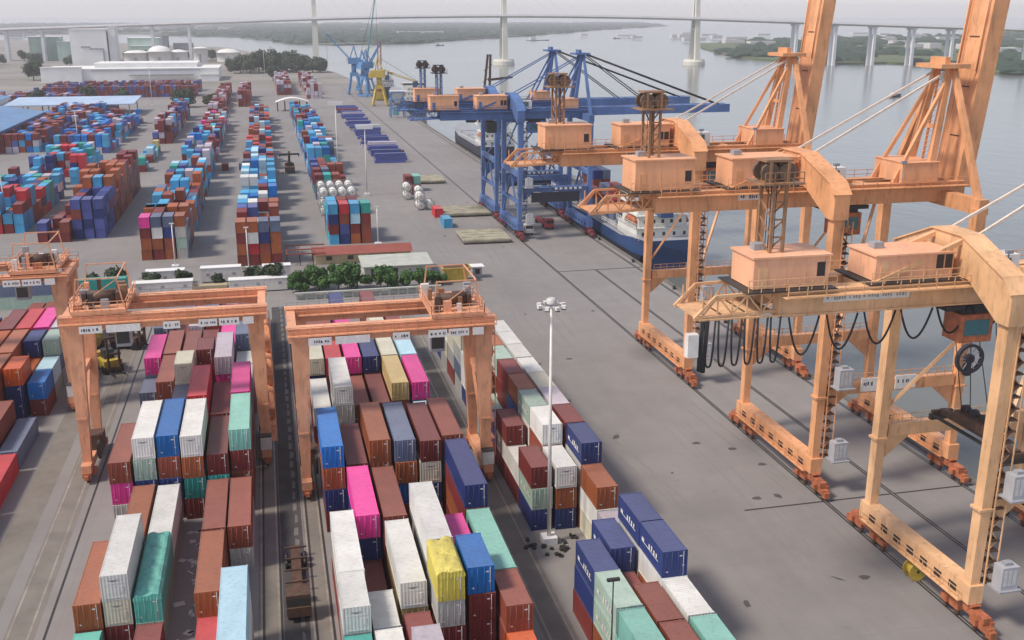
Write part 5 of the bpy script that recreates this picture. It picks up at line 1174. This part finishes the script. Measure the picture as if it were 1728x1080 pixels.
tree('small', 'small_tree', 'small dark tree in the far yard near the pink house', 8, 985, 3.0)

# far woods across the river: thousands of crowns read as one mass
def woods(name, poly, n, seed, hmin, hmax, rmin, rmax, mat, zb, bias=None):
    r = random.Random(seed); mb = MB(); xs_ = [p[0] for p in poly]; ys_ = [p[1] for p in poly]
    def inside(x, y):
        c = False; j = len(poly) - 1
        for i in range(len(poly)):
            (x1, y1), (x2, y2) = poly[i], poly[j]
            if (y1 > y) != (y2 > y) and x < (x2 - x1) * (y - y1) / (y2 - y1) + x1: c = not c
            j = i
        return c
    k = 0; tries = 0
    while k < n and tries < n * 60:
        tries += 1
        x = r.uniform(max(min(xs_), -3500), min(max(xs_), 4200)); y = min(ys_) + (max(ys_) - min(ys_)) * r.random() ** (bias or 1)
        if not inside(x, y): continue
        if abs(x - 304) > 0 and noise.noise((x / 260, y / 420, seed)) < -0.12: continue
        k += 1; R = r.uniform(rmin, rmax); h = r.uniform(hmin, hmax); m = 7; b = len(mb.v); ph = r.random() * 6
        for (rr, zz) in ((1.0, 0.0), (0.92, 0.45), (0.55, 0.85)):
            for j in range(m):
                q = ph + 2 * pi * j / m; kk = rr * r.uniform(0.8, 1.15); mb.v.append((x + R * kk * cos(q), y + R * kk * sin(q), zb + h * zz * r.uniform(0.85, 1.12)))
        mb.v.append((x, y, zb + h))
        for i in range(2):
            for j in range(m): mb.f.append((b + i * m + j, b + i * m + (j + 1) % m, b + (i + 1) * m + (j + 1) % m, b + (i + 1) * m + j)); mb.mi.append(0); mb.col.append(None); mb.sm.append(False)
        for j in range(m): mb.f.append((b + 2 * m + j, b + 2 * m + (j + 1) % m, b + 3 * m)); mb.mi.append(0); mb.col.append(None); mb.sm.append(False)
    return struct(mb.build(name, mat), 'stuff')
M['wood'] = leafmat('far_wood', (0.016, 0.040, 0.022), (0.034, 0.066, 0.034))
woods('far_woods', FAR, 6500, 3, 6, 13, 14, 34, 'wood', -2, 2.0)
woods('peninsula_woods', PEN, 3200, 9, 5, 11, 9, 24, 'wood', -2, 1.6)
mb = MB(); r = random.Random(31)
for k in range(170):
    x = r.uniform(-3800, -150); y = r.uniform(2900, 4100) if x < -700 else r.uniform(4300, 5200); w = r.uniform(14, 70); mb.box(x, x + w, y, y + 20, -1, r.uniform(6, 20), 0, (0.6, 0.58, 0.56) if r.random() < 0.5 else (0.35, 0.33, 0.33))
for k in range(60):
    x = r.uniform(950, 3200); y = r.uniform(1500, 3400)
    mb.box(x, x + r.uniform(15, 60), y, y + 20, -1, r.uniform(4, 9), 0, (0.6, 0.58, 0.56))
struct(mb.build('far_town', 'cont_far'), 'stuff')
for lab, x, y, w in (('long white hall on the far river bank', 430, 3450, 150), ('white shed on the right river bank', 1085, 1420, 55)):
    building('riverside_hall', lab, [(x, x + w, y, y + 25, 9)], 'wh_white')

# ------------------------------------------------------------------ light masts
def mast(label, x, y, h, kind='ring', pm='white_panel'):
    T = thing('light_mast', label, 'light mast', (x, y, 0), 0, 'floodlight masts of the yard'); mb = MB(); mb.tube([(0, 0, 0.8), (0, 0, h)], 0.25 if kind != 'plain' else (0.08 if pm == 'dark' else 0.15), 10, 0, True, 0.12 if pm != 'dark' else 0.06); mb.build('pole', pm, T)
    mb = MB(); mb.box(-0.8, 0.8, -0.8, 0.8, 0, 0.8); mb.build('footing', 'deck_conc', T)
    if kind == 'ring':
        mb = MB()
        P = [(1.15 * cos(2 * pi * j / 12), 1.15 * sin(2 * pi * j / 12), h - 0.3) for j in range(13)]; mb.tube(P, 0.06, 5)
        for j in range(4): mb.beam((0, 0, h - 0.3), P[j * 3], 0.08, 0.08)
        mb.lathe([(0.55, h - 0.1), (0.55, h + 0.35), (0.3, h + 0.5)], 0, 0, 10); mb.build('ring', 'galv', T)
        for j in range(8):
            q = 2 * pi * j / 8 + 0.2; mb = MB(); mb.cbox((1.35 * cos(q), 1.35 * sin(q), h - 0.35), (0.46, 0.4, 0.34), q); mb.cbox((1.35 * cos(q), 1.35 * sin(q), h - 0.58), (0.4, 0.36, 0.14), q, 1); mb.build('floodlight', ['white_panel', 'dark'], T)
    elif kind == 'board':
        mb = MB(); mb.box(-2.6, 2.6, -0.25, 0.25, h - 0.8, h + 0.5); mb.build('floodlight_board', 'wh_white', T)
    else:
        mb = MB(); mb.box(-0.55, 0.55, -0.15, 0.15, h - 0.1, h + 0.12); mb.build('lamp_head', pm, T)
mast('tall white floodlight mast with ring of lamps in the gap of narrow block', 27.5, 99.3, 27.6)
mast('floodlight mast with white board beside the indigo stacks on the quay road', 30.3, 336, 22.2, 'board'); mast('floodlight mast with big white board behind the first yard row', 24.0, 378, 26.5, 'board'); mast('floodlight mast in the yard below the pale blue canopy', -80.1, 481, 17, 'plain')
mast('thin pole before the pink fronted yard row', -22.8, 244.5, 10.5, 'plain'); mast('thin pole before the second yard row front', -6.2, 238.5, 10, 'plain'); mast('white mast at the left picture edge behind the gantry', -71, 302, 21, 'plain'); mast('thin pole right of the first yard row front stacks', 25.6, 258.5, 10, 'plain')
mast('thin dark pole standing among the teal containers of the narrow block', 25.7, 72.5, 10.9, 'plain', 'dark'); mast('thin white mast before the far dark trees', 1.0, 1010, 26, 'plain'); mast('thin mast above the far dark red yard rows', -72, 720, 24, 'plain')

# ------------------------------------------------------------------ tank containers, hatch covers, drums, vehicles
TK = None
def tank_container(label, x, y, z, group):
    global TK
    if TK is None:
        a = MB()
        for yy in (0, 5.94):
            for x_ in (-1.14, 1.14): a.box(x_ - 0.08, x_ + 0.08, yy, yy + 0.12, 0, 2.59)
            for z_ in (0.0, 2.47): a.box(-1.06, 1.06, yy, yy + 0.12, z_, z_ + 0.12)
            a.beam((-1.06, yy + 0.06, 0.2), (-0.6, yy + .06, 0.7), .1, .1); a.beam((1.06, yy + 0.06, 0.2), (0.6, yy + .06, 0.7), .1, .1)
        for x_ in (-1.14, 1.14): a.box(x_ - 0.06, x_ + 0.06, 0.12, 5.94, 0, 0.14)
        b = MB(); n = 18; prof = [(0.05, 0.10), (0.7, 0.12), (1.02, 0.30), (1.12, 0.55), (1.12, 5.5), (1.0, 5.8), (0.05, 5.95)]; R_ = []
        for r_, yy in prof: R_.append([(r_ * cos(2 * pi * j / n), yy, 1.32 + r_ * sin(2 * pi * j / n)) for j in range(n)])
        for p, q in zip(R_[:-1], R_[1:]):
            for j in range(n): b.face([p[j], p[(j + 1) % n], q[(j + 1) % n], q[j]], 0, None, True)
        b.box(-0.18, 0.18, 0.06, 0.11, 1.2, 1.5, 1)
        TK = (a.mesh('frame', 'grey_steel'), b.mesh('tank', ['ship_white', 'red']))
    T = thing('tank_container', label, 'tank container', (x, y, z), 0, group)
    for nm, me in zip(('frame', 'tank'), TK): o = bpy.data.objects.new(nm, me); COL.objects.link(o); o.parent = T
for i, x in enumerate(q1):
    for k in range(3 if i in (0, 1, 2, 3) else 2):
        for j, y in enumerate((302.5, 315)):
            tank_container(f"white tank container in {['bottom', 'middle', 'top'][k]} tier, {ORD[i]} from left, {['front', 'back'][j]} of yard row", x, y, 2.6 * k, 'white tank containers in first yard row')
for i, (x, y, z) in enumerate(((42.2, 324, 0), (42.2, 324, 2.6), (44.9, 316, 0), (44.9, 316, 2.6), (43.6, 305, 0), (43.6, 305, 2.6), (46.4, 305, 0))): tank_container(f"white tank container of the small quay road pile, {ORD[i]} from the back", x, y, z, 'white tank containers by the quay road')
for lab, x, y, w, d in (('weathered pale hatch cover lying nearest on the quay apron', 53.3, 261, 12.5, 14), ('weathered pale hatch cover lying in the middle of three', 55.2, 298, 14, 13), ('small pale hatch cover lying farthest of three', 55.0, 362, 9, 14)):
    T = thing('hatch_cover', lab, 'hatch cover', (x, y, 0), radians(-2), 'pale hatch covers on the apron'); mb = MB(); mb.box(-w / 2, w / 2, -d / 2, d / 2, 0.75, 1.15); mb.box(-w / 2 + 0.3, w / 2 - 0.3, -d / 2 + 0.3, d / 2 - 0.3, 0.35, 0.75)
    for k in range(5): mb.box(-w / 2 + 0.3, w / 2 - 0.3, -d / 2 + 0.6 + k * (d - 1.6) / 4, -d / 2 + 0.95 + k * (d - 1.6) / 4, 1.15, 1.24)
    mb.build('panel', 'pallet', T)
    for sx in (-1, 0, 1):
        mb = MB(); mb.box(sx * (w / 2 - 0.6) - 0.3, sx * (w / 2 - 0.6) + 0.3, -d / 2 + 0.1, d / 2 - 0.1, 0, 0.35); mb.build('bearer', 'dark', T)
def wheels(T, pts, r_=0.52):
    for x, y in pts: mb = MB(); mb.tube([(x - 0.16, y, r_), (x + 0.16, y, r_)], r_, 12); mb.build('wheel', 'rubber', T)
def truck(label, x, y, rz, cab, bed=None, load=None):
    T = thing('yard_truck', label, 'truck', (x, y, 0), rz); mb = MB(); mb.box(-1.15, 1.15, 0, 2.1, 0.7, 2.9); mb.box(-1.1, 1.1, -0.25, 0, 0.7, 1.7); mb.build('cab', cab, T)
    mb = MB(); mb.box(-1.0, 1.0, -0.03, 0.02, 1.75, 2.6); mb.box(-1.17, -1.15, 0.5, 1.5, 1.75, 2.5); mb.build('windscreen', 'dark', T); mb = MB(); mb.box(-0.5, 0.5, 2.1, 13.5, 0.75, 1.05)
    for k in range(5): mb.box(-1.2, 1.2, 3.2 + 2.4 * k, 3.4 + 2.4 * k, 1.05, 1.2)
    mb.build('chassis', bed or 'rusty', T); wheels(T, [(s * 0.95, yy) for s in (-1, 1) for yy in (0.9, 3.8, 10.6, 11.9)])
    if load: mb = MB(); mb.box(-1.2, 1.2, 2.6, 13.4, 1.2, 3.4); mb.build('load', load, T)
truck('empty dark truck chassis in the lane between gantry cranes', 0.0, 89.5, 0, 'rusty', 'rusty'); truck('red truck waiting under the nearer blue quay crane', 73.5, 268, 0, 'red', 'red'); truck('white cab truck beside the blue crane landside leg', 66.2, 262, 0, 'white_panel', 'dark')
T = thing('reach_stacker', 'dark reach stacker standing in the aisle between yard rows', 'reach stacker', (7.2, 394, 0)); mb = MB(); mb.box(-1.8, 1.8, -3, 4, 0.9, 2.4); mb.box(-1.7, 1.7, 2.6, 4.4, 1.2, 3.2); mb.build('body', 'rusty', T); mb = MB(); mb.box(-0.9, 0.9, 0, 1.8, 2.4, 4.0); mb.build('cab', 'dark', T)
mb = MB(); mb.beam((0, 3.4, 4.2), (0, -4.6, 8.2), 0.8, 0.9); mb.build('telescopic_arm', 'rusty', T); mb = MB(); mb.box(-3.6, 3.6, -5.2, -4.2, 7.2, 7.8); mb.box(-3.6, -3.2, -5.3, -4.1, 6.6, 7.2); mb.box(3.2, 3.6, -5.3, -4.1, 6.6, 7.2); mb.build('spreader', 'dark', T); wheels(T, [(s * 1.6, yy) for s in (-1, 1) for yy in (-2.2, 2.8)], 0.85)
def forklift(label, x, y, rz, mat):
    T = thing('heavy_forklift', label, 'forklift', (x, y, 0), rz); mb = MB(); mb.box(-1.5, 1.5, -2.2, 2.6, 0.8, 2.2); mb.box(-1.4, 1.4, 1.4, 2.8, 1.0, 2.9); mb.build('body', mat, T); mb = MB(); mb.box(-0.8, 0.8, -0.8, 0.8, 2.2, 3.7); mb.box(-0.82, 0.82, -0.84, -0.8, 2.6, 3.5, 1); mb.build('cab', ['dark', 'glass'], T)
    mb = MB()
    for s in (-1, 1): mb.beam((s * 0.9, -2.6, 0.4), (s * 0.9, -2.6, 6.2), 0.3, 0.4)
    for z in (0.8, 3.2, 6.0): mb.box(-1.2, 1.2, -2.75, -2.45, z, z + 0.35)
    mb.build('lift_mast', 'rusty', T); mb = MB()
    for s in (-1, 1): mb.box(s * 0.9 - 0.12, s * 0.9 + 0.12, -4.6, -2.6, 0.3, 0.5)
    mb.build('fork', 'dark', T); wheels(T, [(s * 1.4, yy) for s in (-1, 1) for yy in (-1.7, 1.8)], 0.75)
forklift('yellow forklift with dark mast behind the left gantry leg', -28.0, 172, 0.5, 'yellow'); forklift('dark yellow forklift beside the left edge block', -32.6, 184, -0.3, 'yellow'); forklift('rusty dark forklift behind the yellow one', -26.2, 184, 1.2, 'rusty')
T = thing('cable_drum', 'yellow cable drum standing on the landside crane rail', 'cable drum', (62.4, 83.2, 0)); mb = MB()
for s in (-1, 1): mb.tube([(0, s * 0.55 - 0.06, 1.05), (0, s * 0.55 + 0.06, 1.05)], 1.05, 20)
mb.build('flange', 'yellow', T); mb = MB(); mb.tube([(0, -0.5, 1.05), (0, 0.5, 1.05)], 0.75, 18); mb.build('core', 'yellow', T); mb = MB(); mb.tube([(0, -0.64, 1.05), (0, 0.64, 1.05)], 0.16, 10); mb.build('hub', 'dark', T)
BM = None
for k in range(12):
    if BM is None:
        a = MB(); a.lathe([(0.35, 0), (0.28, 0.15), (0.25, 0.5), (0.42, 0.6), (0.42, 0.72), (0.2, 0.8)], 0, 0, 12); BM = a.mesh('bollard', 'dark')
    o = bpy.data.objects.new('bollard', BM); COL.objects.link(o); o.location = (82.5, 70 + 26 * k, 0.0); tag(o, 'dark mooring bollard on the quay edge', 'bollard', 'mooring bollards along the quay edge')
mb = MB(); r = random.Random(77)
for k in range(30):
    q = r.uniform(0, 2 * pi); d = r.uniform(0.9, 3.2); x, y = 27.8 + d * cos(q) * 1.1, 98.4 + d * sin(q) * 0.8; mb.cbox((x, y, 0.14), (r.uniform(.25, .7), r.uniform(.2, .4), 0.26), r.uniform(0, 3))
struct(mb.build('lashing_gear', 'dark'), 'stuff')
mb = MB()
for k in range(24):
    x, y = r.uniform(-11.9, -9.6), r.uniform(84, 112); mb.cbox((x, y, 0.06), (r.uniform(.3, 1.1), r.uniform(.2, .9), 0.1), r.uniform(0, 3))
struct(mb.build('yard_litter', 'galv'), 'stuff')
# boats on the river
def boat(label, x, y, L, rz, hull, cabin_):
    T = thing('river_boat', label, 'boat', (x, y, -4.0), rz, 'small boats out on the river'); mb = MB(); w = L * 0.13; sec = []
    for f, k in ((-0.5, 0.75), (-0.2, 1), (0.2, 1), (0.4, 0.6), (0.5, 0.05)): sec.append([(f * L, -w * k, 1.3 + (0.8 if f > 0.3 else 0)), (f * L, -w * k * 0.7, -0.5), (f * L, w * k * 0.7, -0.5), (f * L, w * k, 1.3 + (0.8 if f > 0.3 else 0))])
    for a, b in zip(sec[:-1], sec[1:]):
        for i in range(4): mb.face([a[i], a[(i + 1) % 4], b[(i + 1) % 4], b[i]])
    mb.face(sec[0]); mb.build('hull', hull, T); mb = MB(); mb.box(-0.36 * L, -0.1 * L, -w * 0.7, w * 0.7, 1.3, 1.3 + L * 0.12); mb.build('cabin', cabin_, T)
    mb = MB(); mb.tube([(-0.2 * L, 0, 1.3 + L * 0.12), (-0.2 * L, 0, 1.3 + L * 0.25)], 0.1, 5); mb.build('mast', 'dark', T)
boat('long dark barge on the river right of the middle bridge tower', 700, 2690, 62, 0.1, 'hull_dark', 'ship_white'); boat('small dark boat, left of the pair on the far river', 973, 2860, 24, 0.3, 'hull_dark', 'grey_steel'); boat('dark boat, right of the pair on the far river', 1052, 2935, 34, 0.1, 'hull_dark', 'grey_steel')
boat('white launch with dark hull between the raised booms', 478, 730, 17, 0.5, 'hull_dark', 'ship_white'); boat('tiny boat in front of the far woods', 372, 2265, 20, 0.2, 'hull_dark', 'grey_steel'); boat('tiny distant boat near the far shore', 1120, 3890, 40, 0.2, 'grey_steel', 'grey_steel')

# ------------------------------------------------------------------ the air: even haze over river and yard
mb = MB(); mb.box(-5200, 9000, -420, 10000, -8.0, 170.0); hz = mb.build('haze', 'dark'); struct(hz, 'stuff')
m = bpy.data.materials.new('haze_air'); m.use_nodes = True; t = m.node_tree; t.nodes.remove(t.nodes['Principled BSDF'])
v = t.nodes.new('ShaderNodeVolumePrincipled'); v.inputs['Density'].default_value = 0.00013; v.inputs['Color'].default_value = (0.93, 0.92, 0.96, 1); v.inputs['Anisotropy'].default_value = 0.1
t.links.new(v.outputs[0], t.nodes['Material Output'].inputs['Volume'])
hz.data.materials.clear(); hz.data.materials.append(m)
